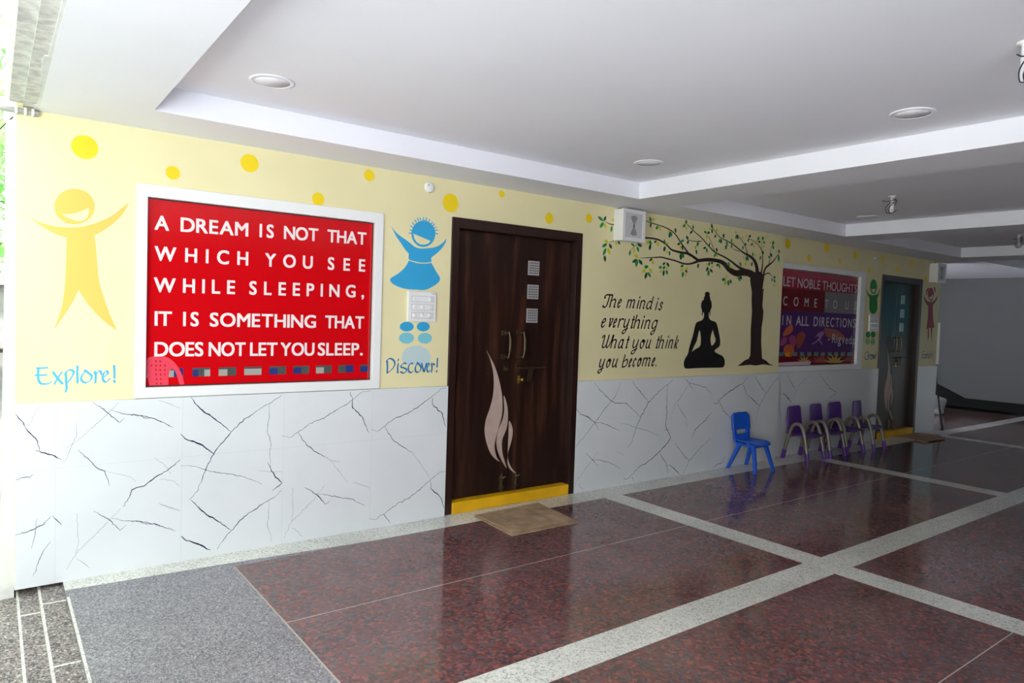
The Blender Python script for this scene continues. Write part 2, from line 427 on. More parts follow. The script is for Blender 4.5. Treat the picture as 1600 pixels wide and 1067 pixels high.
# dado of marble tiles, with joints and veins in one piece
YT = -.02
VE = [((200,600,.26236), [
 (1.3,[(375,80),(410,125),(465,175),(520,210),(560,240),(610,282)]),
 (.8,[(918,65),(880,90),(845,115),(790,145),(745,178),(690,210),(650,255),(612,287),(575,335),(530,385),(510,420),(480,470),(463,512),(440,570),(410,640),(365,690)]),
 (1.7,[(315,298),(340,325),(385,340),(440,362),(480,392),(512,417)]),
 (.6,[(315,487),(360,485),(400,490),(465,512),(530,528),(600,535),(680,550),(740,570),(800,597)]),
 (.5,[(843,118),(842,200),(830,275),(850,350),(845,420),(848,490)]),
 (1.1,[(830,465),(850,505),(878,555),(917,588),(885,615),(860,635)]),
 (.3,[(780,517),(850,522),(915,523)]),
 (1.3,[(375,690),(410,725),(465,775),(540,820),(612,867)]),
 (.8,[(915,632),(880,665),(840,690),(790,720),(745,755),(690,790),(650,835),(612,875),(570,925),(530,983)]),
 (1.7,[(318,906),(345,932),(385,942),(440,962),(470,983),(490,988)]),
 (.4,[(840,690),(838,780),(830,850),(850,905),(853,935)]),
 (.7,[(0,182),(70,188),(110,203),(155,205),(210,228),(270,258)]),
 (.4,[(185,97),(240,115),(312,142)]),(.3,[(160,437),(230,495),(255,535)]),(.3,[(190,565),(265,575),(305,605)]),
 (.7,[(0,815),(70,818),(110,832),(155,830),(270,870)]),(.4,[(185,710),(240,735),(312,755)])]),
((400,590,.2625), [
 (.7,[(155,345),(200,358),(245,328),(320,272),(405,242),(470,198),(550,150),(600,110),(640,82),(685,77)]),
 (.8,[(252,325),(300,400),(370,450),(440,490)]),(.4,[(440,490),(490,550),(545,622)]),(.3,[(440,490),(500,500)]),
 (1.0,[(560,85),(575,130),(575,180),(630,230),(650,280),(672,327)]),
 (.7,[(683,308),(720,322),(755,295),(830,240),(900,215),(970,170),(1040,120),(1100,66),(1132,62)]),
 (.8,[(765,292),(815,370),(880,415),(930,445)]),(.4,[(930,445),(985,520),(1030,590),(1035,612)]),
 (1.0,[(1052,120),(1052,160),(1110,215),(1120,260),(1130,292)]),
 (.4,[(582,620),(675,658)]),(.9,[(290,652),(360,695),(410,752),(440,735)]),
 (.4,[(410,640),(360,705),(290,780),(210,860),(165,955)]),(.6,[(365,690),(440,702),(500,712),(570,722),(650,762)]),
 (.3,[(217,655),(220,800),(210,860)]),(.4,[(215,893),(280,945)]),
 (.7,[(677,837),(715,845),(755,815),(840,750),(900,722),(960,675),(1035,615),(1095,560),(1130,556)]),
 (.7,[(760,810),(797,868)]),(1.0,[(1040,620),(1040,660),(1100,715),(1110,750),(1120,780)])]),
((0,660,.253), [
 (.8,[(95,355),(145,340),(185,338),(208,320)]),(1.3,[(220,172),(245,178),(300,197),(340,208),(380,232)]),
 (1.0,[(145,0),(155,30),(185,65),(225,105),(240,150),(245,178)]),(.3,[(600,0),(540,60),(470,120),(410,158)]),
 (.4,[(475,0),(470,90),(440,150),(410,225),(385,250)]),(.8,[(480,168),(560,240),(610,288),(648,300),(662,345),(675,392)]),
 (.3,[(660,300),(800,335),(840,362)]),(.9,[(97,695),(155,680),(220,655),(270,628),(312,578)]),(.9,[(325,577),(380,635)]),
 (.5,[(228,590),(218,680),(195,780)]),(.6,[(312,735),(270,790),(235,870),(205,950)]),
 (.7,[(578,547),(640,580),(680,605),(740,668),(780,632)]),(.4,[(745,530),(690,590),(630,650),(540,740),(470,810),(410,905)]),
 (.6,[(690,592),(780,608),(860,610),(950,625),(1085,670)]),(.3,[(473,560),(485,740),(465,810)]),(.4,[(475,840),(555,900)]),
 (1.2,[(760,520),(800,460),(815,415),(840,403),(890,393),(945,350),(985,322),(1040,290),(1112,228)]),(.3,[(985,502),(1110,545)])]),
((0,400,.253), [
 (1.0,[(97,978),(130,1015),(155,1050)]),(.3,[(250,930),(215,965),(190,1030),(160,1052)]),
 (.8,[(575,905),(640,945),(680,980),(740,1030),(770,1000)]),(.4,[(735,903),(680,960),(560,1067)]),
 (.7,[(685,952),(770,975),(860,985),(950,1003),(1070,1058)])]),
((890,560,.2156), [
 (.7,[(180,172),(215,225),(305,310),(330,325),(405,322),(450,360),(515,425)]),(.5,[(372,168),(345,250),(305,310),(250,370),(185,465),(110,560),(45,640)]),
 (.7,[(458,162),(490,215),(530,260),(572,318)]),(.7,[(750,152),(715,185),(640,245),(572,318),(515,425),(480,510),(455,590),(425,648)]),
 (.8,[(710,190),(705,380),(695,480),(712,530),(732,575),(700,620),(650,675),(560,755),(500,790),(440,855),(410,878),(388,870)]),
 (.8,[(40,350),(75,405),(130,422),(185,465),(210,520)]),(.5,[(185,460),(240,470),(290,490),(365,523)]),
 (.4,[(370,473),(430,478),(490,505),(570,525),(645,560)]),(.3,[(680,518),(730,522)]),
 (.6,[(838,148),(870,180),(895,230)]),(.4,[(890,145),(870,180),(810,270),(770,325),(745,395)]),(.5,[(870,178),(930,192),(990,212),(1025,248)]),
 (.5,[(780,335),(840,430),(850,490)]),(.7,[(1030,395),(970,460),(910,515),(885,585)]),
 (.7,[(1295,128),(1255,180),(1160,240),(1120,265),(1080,310),(1060,330),(1040,318)]),(.6,[(1085,310),(1110,375),(1175,437)]),
 (.6,[(1255,185),(1275,240),(1295,310)]),(.6,[(1340,128),(1380,190),(1420,255)]),(.5,[(1510,138),(1490,160),(1430,245),(1375,345),(1350,440)]),
 (.9,[(1295,262),(1330,300),(1375,340)]),(.6,[(455,855),(470,893)]),(.7,[(655,680),(670,720),(700,760),(712,832)]),(.9,[(715,770),(760,800),(800,840)]),
 (.6,[(765,610),(810,680),(865,745)]),(.5,[(1020,580),(960,635),(865,745),(820,835)]),(.6,[(120,688),(165,735),(205,780)]),
 (.4,[(205,682),(165,735),(45,895),(30,945)]),(.5,[(165,730),(240,742),(290,755),(370,798)]),(.4,[(60,905),(100,955)]),(.3,[(335,670),(395,700)]),
 (.5,[(1125,710),(1110,750),(1060,775),(1040,795)])])]
VE2 = [((1110,560,.19375), [
 (.5,[(618,128),(650,190),(690,262)]),(.4,[(810,125),(720,210),(665,330)]),(.9,[(585,280),(620,315),(655,358)]),
 (.5,[(878,118),(920,180),(965,240),(1020,275),(990,300),(950,320)]),(.5,[(562,200),(562,420),(570,520),(560,580)])])]
random.seed(7)
def veins(mb, sets, y):
    k = 0
    for (o, sets_) in sets:
        cv = crop(*o, y)
        for w, pts in sets_:
            k += 1
            path = []
            for i in range(len(pts)-1):                 # ragged polyline
                a, b = pts[i], pts[i+1]; n = max(2, int(math.hypot(b[0]-a[0], b[1]-a[1])/14))
                for j in range(n):
                    t = j/n; path.append((a[0]+(b[0]-a[0])*t+random.uniform(-3.6, 3.6)*(j > 0), a[1]+(b[1]-a[1])*t+random.uniform(-3.6, 3.6)*(j > 0)))
            path.append(pts[-1])
            P = [cv(p) for p in path]; n = len(P)
            u0 = o[0]+path[0][0]*o[2]
            s = (wp(u0, 600)[1]-wp(u0, 610)[1])/10
            ws = [max(.25, w*random.uniform(.7, 1.3)*(.35+.65*math.sin(math.pi*min(1, max(.04, i/(n-1))))))*s*.68 for i in range(n)]
            mb.stroke_xz(P, ws, y-.0002-k*2e-6, 2 if w > .45 else 3, cap=False)
mb = MB()
mb.box(.10, D1[0]-.002, YT, -.0005, .0, ZD); mb.box(D1[1]+.002, 6.800, YT, -.0005, .0, ZD-.006)
for x in (.27, .87, 1.445, 2.035, 4.46, 5.045, 5.64, 6.23): mb.box(x-.001, x+.001, YT-.0001, YT+.001, .002, ZD-.008, 1)
for (a, b) in ((.10, D1[0]-.002), (D1[1]+.002, 6.8)): mb.box(a, b, YT-.0001, YT+.001, .60, .602, 1)
veins(mb, VE, YT)
mb.build('trim_dado', [M['tile'], M['tile_joint'], M['vein'], M['vein_pale']], kind='structure')
mb = MB()
mb.box(6.8005, D2[0]-.002, YR+YT, YR-.0005, .0, .928); mb.box(D2[1]+.002, XE, YR+YT, YR-.0005, .0, .928)
for x in (7.4, 8.0, 8.6): mb.box(x-.001, x+.001, YR+YT-.0001, YR+YT+.001, .002, .92, 1)
veins(mb, VE2, YR+YT)
mb.build('trim_dado_recess', [M['tile'], M['tile_joint'], M['vein'], M['vein_pale']], kind='structure')

# ------------------------------------------------------------------ lettering tools
_g = {}
def glyph(ch, off):
    if (ch, off) in _g: return _g[(ch, off)]
    cu = bpy.data.curves.new('g', 'FONT'); cu.body = ch; cu.offset = off; cu.resolution_u = 4
    ob = bpy.data.objects.new('g', cu); C.objects.link(ob)
    dg = bpy.context.evaluated_depsgraph_get()
    me = bpy.data.meshes.new_from_object(ob.evaluated_get(dg))
    vs = [(v.co.x, v.co.y) for v in me.vertices]; fs = [tuple(p.vertices) for p in me.polygons]
    bpy.data.objects.remove(ob); bpy.data.curves.remove(cu); bpy.data.meshes.remove(me)
    x0 = min(v[0] for v in vs); x1 = max(v[0] for v in vs)
    _g[(ch, off)] = ([(x-x0, y) for x, y in vs], fs, x1-x0); return _g[(ch, off)]
_cap = None
def capheight(off):
    return max(v[1] for v in glyph('H', off)[0])
def words_mb(words, P0, P1, hz, y, m, parent, off=.022):
    # words: (text, x0, x1); baseline from P0 to P1 (x,z); hz: cap height at both ends
    ch = capheight(0)
    for t, xa, xb in words:
        gs = [glyph(c, 0) for c in t]
        def zb(x): return P0[1]+(P1[1]-P0[1])*(x-P0[0])/(P1[0]-P0[0])
        s = hz/ch
        tot = sum(g[2] for g in gs)*s; n = len(t)-1
        gap = (xb-xa-tot)/n if n else 0; sx = s
        if n == 0: sx = (xb-xa)/gs[0][2]
        elif gap < .10*hz:
            gap = .10*hz; sx = s*(xb-xa-gap*n)/tot
        elif gap > .22*hz:
            k = .90; sx = s*k; gap = (xb-xa-tot*k)/n
        x = xa; mb = MB()
        for g in gs:
            for q, (dx, dz) in enumerate([(0, 0), (-1, -1), (1, -1), (1, 1), (-1, 1)] if off else [(0, 0)]):
                mb.add([(x+p[0]*sx+dx*off*s, y-q*2e-5, zb(x)+p[1]*s+dz*off*s*.8) for p in g[0]], g[1])
            x += g[2]*sx+gap
        mb.build('word', m, parent)

NIB = R(38)
def pen(mb, pts, y, w, thin=.38, sub=6, k=[0]):
    P = smooth_path([(p[0], p[1]) for p in pts], sub); ws = []
    for i in range(len(P)):
        a, b = P[max(0, i-1)], P[min(len(P)-1, i+1)]
        an = math.atan2(b[1]-a[1], b[0]-a[0])
        ws.append(w*.5*(thin+(1-thin)*abs(math.sin(an-NIB))))
    k[0] = (k[0]+1) % 40
    mb.stroke_xz(P, ws, y-k[0]*1e-5)

# ------------------------------------------------------------------ windows with lettered film
def ring(mb, o, i, y0, y1, mi=0):
    a = [(o[0], o[2]), (o[1], o[2]), (o[1], o[3]), (o[0], o[3])]; b = [(i[0], i[2]), (i[1], i[2]), (i[1], i[3]), (i[0], i[3])]
    V = [(x, y0, z) for x, z in a]+[(x, y0, z) for x, z in b]+[(x, y1, z) for x, z in a]+[(x, y1, z) for x, z in b]
    fs = []
    for k in range(4):
        n = (k+1) % 4
        fs += [(k, n, 4+n, 4+k), (8+n, 8+k, 12+k, 12+n), (n, k, 8+k, 8+n), (4+k, 4+n, 12+n, 12+k)]
    mb.add(V, fs, mi)
w1 = root('window_1', ((F1[0]+F1[1])/2, 0, F1[2]), kind='structure')
I1 = (.682, 2.028, 1.002, 2.043); YP = .018
mb = MB(); ring(mb, (F1[0]+.001, F1[1]-.001, F1[2]+.001, F1[3]-.001), I1, -.018, .06); mb.build('window_frame', M['frame_white'], w1, bevel=.004)
mb = MB(); ring(mb, (I1[0]-.001, I1[1]+.001, I1[2]-.001, I1[3]+.001), (I1[0]+.006, I1[1]-.006, I1[2]+.006, I1[3]-.006), YP-.004, YP+.02); mb.build('gasket', M['gasket'], w1)
mb = MB(); mb.box(I1[0]+.001, I1[1]-.001, YP+.0015, YP+.01, I1[2]+.001, I1[3]-.001); mb.build('glass_pane', M['clear_grey'], w1)
sg = root('window_sign', ((F1[0]+F1[1])/2, YP, F1[2]+.06), label='large red window film with five lines of white capitals, A DREAM IS NOT THAT', cat='sign')
cv = crop(200, 260, .3563, YP)
film = MB()
X0, X1, Z0, Z1 = I1[0]+.006, I1[1]-.006, I1[2]+.006, I1[3]-.006
sq = [(65,120,884,925),(160,242,882,921),(283,360,881,919),(398,474,880,915),(510,585,880,912),(620,692,878,911),(725,794,876,909),(825,893,875,907),(922,988,873,905),(1018,1052,872,903)]
SQ = []
for a, b, t_, bt in sq:
    pa, pb = cv((a, t_)), cv((b, bt)); SQ.append([max(pa[0], X0+.002), min(pb[0], X1-.002), pb[1], pa[1]])
zb0 = sum(s[2] for s in SQ)/len(SQ); zt0 = sum(s[3] for s in SQ)/len(SQ)
holes = [[(s[0], zb0), (s[1], zb0), (s[1], zt0), (s[0], zt0)] for s in SQ]
film.poly_xz([(X0, Z0), (X1, Z0), (X1, Z1), (X0, Z1)], YP, holes)
film.build('film', M['red_film'], sg)
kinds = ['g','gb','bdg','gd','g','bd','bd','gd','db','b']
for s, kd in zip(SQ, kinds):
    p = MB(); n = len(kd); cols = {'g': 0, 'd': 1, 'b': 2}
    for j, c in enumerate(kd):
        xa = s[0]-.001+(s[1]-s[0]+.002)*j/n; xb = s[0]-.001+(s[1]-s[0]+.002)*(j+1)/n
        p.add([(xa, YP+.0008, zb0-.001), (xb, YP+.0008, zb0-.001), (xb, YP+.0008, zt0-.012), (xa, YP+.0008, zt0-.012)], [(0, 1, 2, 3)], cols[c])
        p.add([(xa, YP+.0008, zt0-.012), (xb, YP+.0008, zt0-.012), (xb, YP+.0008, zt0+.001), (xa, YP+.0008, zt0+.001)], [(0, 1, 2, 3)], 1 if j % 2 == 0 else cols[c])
    p.build('square_painted_view', [M['clear_grey'], M['view_dark'], M['view_blue']], sg)  # glass reflections and the view inside are painted as flat colours
# pale arch motif in the corner
c2 = crop(220, 540, .1125, YP-.0006)
outer = [c2(p) for p in [(40,215),(100,165),(200,142),(320,145),(400,175),(470,235),(520,300),(580,420),(605,540),(540,545),(510,440),(470,340),(430,318),(400,350),(385,430),(383,548),(120,555),(90,430),(42,320)]]
outer = [(max(X0+.001, x), max(Z0+.001, z)) for x, z in outer]
mo = MB(); mo.poly_xz(outer, YP-.0006)
mo2 = MB()
for (x, yy) in [(210,215),(270,218),(150,275),(210,278),(270,277),(335,275),(210,335),(270,340),(210,400),(275,400),(335,400),(220,465),(278,463),(222,527),(280,527),(335,340)]:
    mo2.poly_xz([c2((x+12*math.cos(a), yy+12*math.sin(a))) for a in [2*math.pi*j/10 for j in range(10)]][::-1], YP-.0010)
o_ = mo.build('arch_motif', M['pink_film'], sg); mo2.build('dots', M['red_film'], o_)
T = [([('A',118,178),('DREAM',232,525),('IS',578,637),('NOT',685,832),('THAT',875,1043)],(118,276),(1043,342)),
     ([('WHICH',118,525),('YOU',602,808),('SEE',877,1038)],(118,411),(1038,460)),
     ([('WHILE',115,467),('SLEEPING,',533,1033)],(115,549),(1033,574)),
     ([('IT',118,190),('IS',243,308),('SOMETHING',360,822),('THAT',865,1033)],(118,697),(1033,710)),
     ([('DOES',117,328),('NOT',355,513),('LET',536,653),('YOU',670,815),('SLEEP.',833,1027)],(117,832),(1027,827))]
for ws_, a, b in T:
    yl = lambda x: a[1]+(b[1]-a[1])*(x-a[0])/(b[0]-a[0])
    W_ = [(t, cv((x0, yl(x0)))[0], cv((x1, yl(x1)))[0]) for t, x0, x1 in ws_]
    hz = cv((118, a[1]-61))[1]-cv((118, a[1]))[1]
    words_mb(W_, cv(a), cv(b), hz, YP-.0012, M['letter_white'], root_part('text_line', sg))

w2 = root('window_2', ((6.8+F2[1])/2, YR, F2[2]), kind='structure')
I2 = (6.85, 8.57, .995, 2.068); Y2 = YR+.015
mb = MB(); ring(mb, (F2[0]+.002, F2[1]-.001, F2[2]+.001, F2[3]-.001), (I2[0], I2[1], I2[2], I2[3]), YR-.02, YR+.06); mb.build('window_frame', M['frame_white'], w2, bevel=.004)
mb = MB(); mb.box(I2[0]+.001, I2[1]-.001, Y2+.0015, Y2+.01, I2[2]+.001, I2[3]-.001); mb.build('glass_pane', M['gasket'], w2)
M['crimson'] = mat('crimson_vinyl_film', (150, 20, 48), .12); M['dark_red'] = mat('dark_red_vinyl_film', (104, 12, 26), .12)
M['film_reflection'] = mat('painted_grey_reflection', (128, 124, 130), .12); M['film_purple'] = mat('purple_vinyl_film', (78, 32, 104), .12)
M['petal_orange'] = mat('orange_vinyl_petal', (190, 84, 30), .3); M['petal_pink'] = mat('magenta_vinyl_petal', (160, 50, 110), .3)
M['petal_brown'] = mat('rust_vinyl_petal', (150, 48, 28), .3); M['square_teal'] = mat('teal_vinyl_square', (70, 120, 145), .3)
M['leaf_gold'] = mat('gold_vinyl_leaf', (205, 165, 45), .3); M['rose_reflection'] = mat('painted_rose_reflection', (226, 190, 206), .3)
M['letter_grey'] = mat('pale_grey_vinyl_letters', (190, 182, 195), .3)
M['violet_ghost'] = mat('violet_vinyl_figure', (150, 90, 165), .3)
sg2 = root('window_sign', (7.77, Y2, F2[2]+.06), label='purple and crimson window film with pale letters, LET NOBLE THOUGHTS COME TO US', cat='sign')
c3 = crop(1220, 410, .1592, Y2)
XL = I2[0]+.004
def rect2(a, b, t0, t1, m, name, yy=Y2, right=None):
    xa = max(XL, c3((a, t0))[0]); xb = min(I2[1]-.004, c3((b, t0))[0]) if right is None else right
    p = MB(); p.add([(xa, yy, t1), (xb, yy, t1), (xb, yy, t0), (xa, yy, t0)], [(0, 1, 2, 3)]); return p.build(name, m, sg2)
zA, zB, zC_ = c3((20, 245))[1], c3((20, 470))[1], I2[2]+.004
xm = c3((430, 400))[0]
rect2(-200, 900, I2[3]-.006, zA, M['crimson'], 'film'); 
rect2(-200, 430, zA-.004, zB, M['dark_red'], 'film', right=xm); 
p = MB(); p.add([(xm, Y2, zB), (I2[1]-.004, Y2, zB), (I2[1]-.004, Y2, zA-.004), (xm, Y2, zA-.004)], [(0, 1, 2, 3)]); p.build('film', M['film_reflection'], sg2)  # grey reflection painted as its own panel on this half
rect2(-200, 900, zB-.004, c3((20, 880))[1], M['film_purple'], 'film'); rect2(-200, 900, c3((20, 880))[1], zC_, M['dark_red'], 'film')
def blob(pts, m, name, dy, closed=True):
    q = MB(); P = closed_path(pts) if closed else pts
    P = [c3(x) for x in P]; P = [(min(max(x, XL+.002), I2[1]-.006), max(z, zC_+.002)) for x, z in P]
    q.poly_xz(P, Y2-dy); return q.build(name, m, sg2)
blob([(20,720),(30,680),(70,630),(110,615),(120,650),(100,690),(60,715)], M['petal_orange'], 'petal', .0006)
blob([(20,735),(55,735),(55,780),(20,815),(-10,810)], M['petal_pink'], 'petal', .0007)
blob([(80,740),(110,715),(145,735),(150,790),(125,835),(95,810)], M['petal_pink'], 'petal', .0008)
blob([(150,760),(170,700),(215,680),(240,715),(215,790),(180,840),(160,835)], M['petal_brown'], 'petal', .0009)
blob([(30,840),(60,805),(110,815),(130,860),(110,920),(50,925),(28,890)], M['petal_orange'], 'petal', .0010)
blob([(430,640),(480,650),(560,670),(630,740),(560,760),(470,740),(435,700)], M['petal_brown'], 'petal', .0006)
blob([(300,800),(350,770),(375,730),(355,725),(330,740),(370,690),(410,672),(425,680),(405,705),(420,690),(428,695),(400,735),(385,755),(412,805),(400,805),(372,765),(350,785),(310,805)], M['violet_ghost'], 'running_figure', .0006, False)
for i, x in enumerate((0, 62, 136, 205, 276, 343, 410, 476, 540, 605, 668)):
    blob([(x-18,882),(x+22,880),(x+22,918),(x-18,920)], M['square_teal'] if i != 1 else M['leaf_gold'], 'square', .0014, False)
def sprig(cx, cy, n, r, m):
    q = MB()
    for i in range(n):
        a = math.pi*(.08+.84*i/(n-1)); tip = (cx+r*1.15*math.cos(a), cy-r*math.sin(a)); pr = (-math.sin(a)*r*.12, -math.cos(a)*r*.12)
        mid = ((cx+tip[0])/2, (cy+tip[1])/2)
        P = [c3((cx, cy)), c3((mid[0]+pr[0], mid[1]+pr[1])), c3(tip), c3((mid[0]-pr[0], mid[1]-pr[1]))]
        P = [(min(x, I2[1]-.006), max(z, zC_+.002)) for x, z in P]
        q.poly_xz(P, Y2-.0018-i*2e-5)
    q.build('printed_plant', m, sg2)
sprig(228, 970, 5, 60, M['leaf_gold']); sprig(390, 985, 7, 85, M['petal_brown']); sprig(525, 985, 6, 90, M['leaf_gold']); sprig(665, 970, 6, 62, M['petal_brown'])
blob([(-60,985),(295,968),(288,1003),(-60,1015)], M['rose_reflection'], 'reflection_strip', .0022, False)  # pale pink reflection painted along the bottom of the pane
T2 = [([('LET',22,137),('NOBLE',163,382),('THOUGHTS',405,742)],(22,229),(742,302),92),
      ([('COME',20,350),('TO',430,550),('US',630,735)],(20,420),(735,466),88),
      ([('IN',12,97),('ALL',145,270),('DIRECTIONS',320,728)],(12,613),(728,640),95),
      ([('-',460,478),('Rigveda',500,722)],(460,786),(722,806),88)]
for ws_, a, b, h in T2:
    yl = lambda x: a[1]+(b[1]-a[1])*(x-a[0])/(b[0]-a[0])
    W_ = [(t, c3((x0, yl(x0)))[0], c3((x1, yl(x1)))[0]) for t, x0, x1 in ws_]
    hz = c3((a[0], a[1]-h))[1]-c3((a[0], a[1]))[1]
    words_mb(W_, c3(a), c3(b), hz, Y2-.0026, M['letter_grey'], root_part('text_line', sg2), .010)

# ------------------------------------------------------------------ doors
def door(name, x0, x1, ztop, yw, thr_h=.085):
    # built for a frame x0..x1 on wall plane yw
    d = root(name, ((x0+x1)/2, yw, 0), kind='structure')
    fwid = .062; yf = yw-.014
    mb = MB(); mb.box(x0+.001, x0+fwid, yf, yw+.13, .0, ztop-.001); mb.box(x1-fwid, x1-.001, yf, yw+.13, .0, ztop-.001)
    mb.box(x0+fwid, x1-fwid, yf, yw+.13, ztop-.075, ztop-.001)
    mb.build('door_frame', M['wood_frame'], d, bevel=.004)
    mb = MB(); mb.box(x0+fwid+.0005, x1-fwid-.0005, yf-.006, yw+.12, .0, thr_h); mb.build('threshold', M['threshold'], d, bevel=.006)
    k = (x1-x0)/(D1[1]-D1[0])
    X = lambda x: x0+(x-D1[0])*k            # positions measured on the first door
    xs_ = X(3.228); yl = yw+.055
    zt = ztop-.078
    leaves = []
    for a, b in ((x0+fwid+.003, xs_-.0015), (xs_+.0015, x1-fwid-.003)):
        mb = MB(); mb.box(a, b, yl, yl+.035, thr_h+.003, zt); leaves.append(mb.build('door_leaf', M['wood'], d, bevel=.002))
    LL, RL = leaves
    for z in (1.838, 1.651, 1.464):                      # ventilation plates, 5 x 5 holes
        xc = X(3.424); mb = MB(); mb.box(xc-.055*k, xc+.055*k, yl-.006, yl-.0005, z-.056, z+.056)
        for i in range(5):
            for j in range(5):
                hx = xc+(i-2)*.019*k; hz = z+(j-2)*.0195; mb.box(hx-.0048*k, hx+.0048*k, yl-.0066, yl-.0058, hz-.0048, hz+.0048, 1)
        mb.build('vent_plate', [M['steel'], M['gasket']], RL)
    for xh, leaf in ((3.160, LL), (3.303, RL)):          # pull handles
        x = X(xh); mb = MB()
        for z in (1.325, 1.142): mb.box(x-.026, x+.018, yl-.006, yl-.0005, z-.02, z+.02); mb.tube([(x+.006, yl-.005, z), (x+.012, yl-.045, z)], .008, 8)
        mb.tube(smooth_path([(x+.012, yl-.045, 1.335), (x+.018, yl-.055, 1.28), (x+.018, yl-.056, 1.19), (x+.012, yl-.045, 1.132)]), [.008]*6+[.011]*7+[.008]*6, 8)
        mb.build('handle', M['brass'], leaf, bevel=.0015)
    mb = MB(); x = X(3.185); mb.box(x-.02, x+.02, yl-.005, yl-.0005, 1.03, 1.07); mb.tube([(x, yl-.004, 1.05), (x, yl-.028, 1.05)], .012, 10); mb.build('bolt_keeper', M['brass'], LL)
    mb = MB(); x = X(3.29); mb.box(x-.014, x+.014, yl-.006, yl-.0005, 1.02, 1.085)
    mb.tube([(x-.01, yl-.02, 1.052), (X(3.57), yl-.02, 1.052)], .006, 8)
    for xx in (3.29, 3.39, 3.435): mb.tube([(X(xx), yl-.001, 1.052), (X(xx), yl-.03, 1.052)], .011, 8)
    hx = X(3.42); mb.prism([(hx-.022, yl-.032, 1.062), (hx+.02, yl-.032, 1.062), (hx+.008, yl-.032, .99), (hx-.012, yl-.032, .945), (hx-.045, yl-.032, .95)], (0, .006, 0))
    mb.build('sliding_bolt', M['brass'], RL)
    mb = MB(); x = X(3.315); mb.box(x-.012, x+.010, yl-.005, yl-.0005, .93, .99); mb.lathe([(.007, 0), (.007, -.02), (.014, -.026), (.014, -.036), (.006, -.042)], (x+.006, yl-.004, .962), 'y', 16)
    mb.build('lock_knob', M['brass_bright'], RL)
    for xh, leaf in ((3.168, LL), (3.305, RL)):          # foot bolts
        x = X(xh); mb = MB(); mb.box(x-.012, x+.012, yl-.006, yl-.0005, .105, .215)
        mb.tube([(x, yl-.016, .095), (x, yl-.016, .235)], .006, 8); mb.tube([(x, yl-.016, .2), (x+.02, yl-.04, .215)], .006, 8)
        mb.box(x-.015, x+.015, yl-.022, yl-.0005, .115, .14); mb.box(x-.015, x+.015, yl-.022, yl-.0005, .18, .2)
        mb.build('foot_bolt', M['brass'], leaf)
    # flame shaped inlay: measured once on door 1
    cf = crop(740, 380, .3941, D1Y+.055)
    def flame(pts): return [(X(p[0]), p[1]) for p in (cf(q) for q in closed_path(pts, 4))]
    f1 = flame([(50,425),(80,480),(100,540),(113,610),(112,680),(95,745),(83,800),(90,845),(103,866),(75,845),(55,805),(43,750),(48,700),(65,650),(78,590),(78,520),(65,460)])
    f2 = flame([(119,604),(132,640),(136,690),(130,735),(113,780),(113,825),(123,865),(131,893),(105,850),(90,800),(96,745),(114,700),(121,660)])
    f3 = flame([(140,705),(151,722),(155,750),(148,790),(136,830),(137,860),(150,890),(172,917),(145,897),(134,872),(127,840),(127,790),(137,750)])
    mb = MB(); mb.poly_xz(f1, yl-.0015); mb.poly_xz([(min(p[0], xs_-.003), p[1]) for p in f2], yl-.0016); mb.build('flame_inlay', M['inlay'], LL)
    mb = MB(); mb.poly_xz([(max(p[0], xs_+.003), p[1]) for p in f3], yl-.0015); mb.build('flame_inlay', M['inlay'], RL)
    return d
D1Y = 0.0
door('door_1', D1[0], D1[1], D1[3], 0.0)
door('door_2', D2[0], D2[1], D2[3], YR)

# ------------------------------------------------------------------ painted figures
YM = -.0012
def area(mb, pts, cv, y, holes=(), mi=0, smooth=True):
    P = [cv(p) for p in (closed_path(pts, 4) if smooth else pts)]
    H = [[cv(p) for p in h] for h in holes]
    mb.poly_xz(P, y, H, mi)
A = crop(0, 160, .253, YM)
def off(p, dy=-948.6): return (p[0], p[1]-dy)
mb = MB()
mb.poly_xz([A(p) for p in ell(460, 643, 125, 110)], YM, [[A(p) for p in [(380,690),(425,689),(470,682),(515,666),(546,650),(551,680),(538,712),(512,731),(478,733),(435,719),(405,704)]]])
Bq = lambda p: (p[0], p[1]+948.6)
body = smooth_path([(160,685),(210,722),(270,748),(340,765),(410,772),(480,770),(540,760),(620,735),(690,700),(750,655),(797,616)], 3)
body += smooth_path([(797,616),(765,678),(712,735),(650,783),(583,820)], 3)[1:]
body += smooth_path([(583,820),(592,900),(601,1000),Bq((606,118)),Bq((620,190)),Bq((645,270)),Bq((680,365)),Bq((722,460))], 3)[1:]
body += smooth_path([Bq((722,460)),Bq((640,400)),Bq((570,330)),Bq((520,265)),Bq((485,207))], 3)[1:]
body += smooth_path([Bq((485,207)),Bq((450,280)),Bq((400,360)),Bq((330,460))], 3)[1:]
body += smooth_path([Bq((330,460)),Bq((365,370)),Bq((390,270)),Bq((403,150)),(408,980),(412,836)], 3)[1:]
body += smooth_path([(412,836),(350,815),(290,785),(230,745),(160,685)], 3)[1:-1]
mb.poly_xz([A(p) for p in body], YM)
fig = mb.build('painted_figure', M['orange'], label='orange painted stick figure with raised arms and big smile beside the red window sign', cat='mural')
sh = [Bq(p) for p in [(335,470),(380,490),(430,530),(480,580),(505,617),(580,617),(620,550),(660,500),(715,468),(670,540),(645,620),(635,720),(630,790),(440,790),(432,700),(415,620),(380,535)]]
mb = MB(); mb.poly_xz([A(p) for p in sh], YM+.0004); mb.build('faint_reflection', M['orange_pale'], fig, label='pale upside-down reflection of the legs')

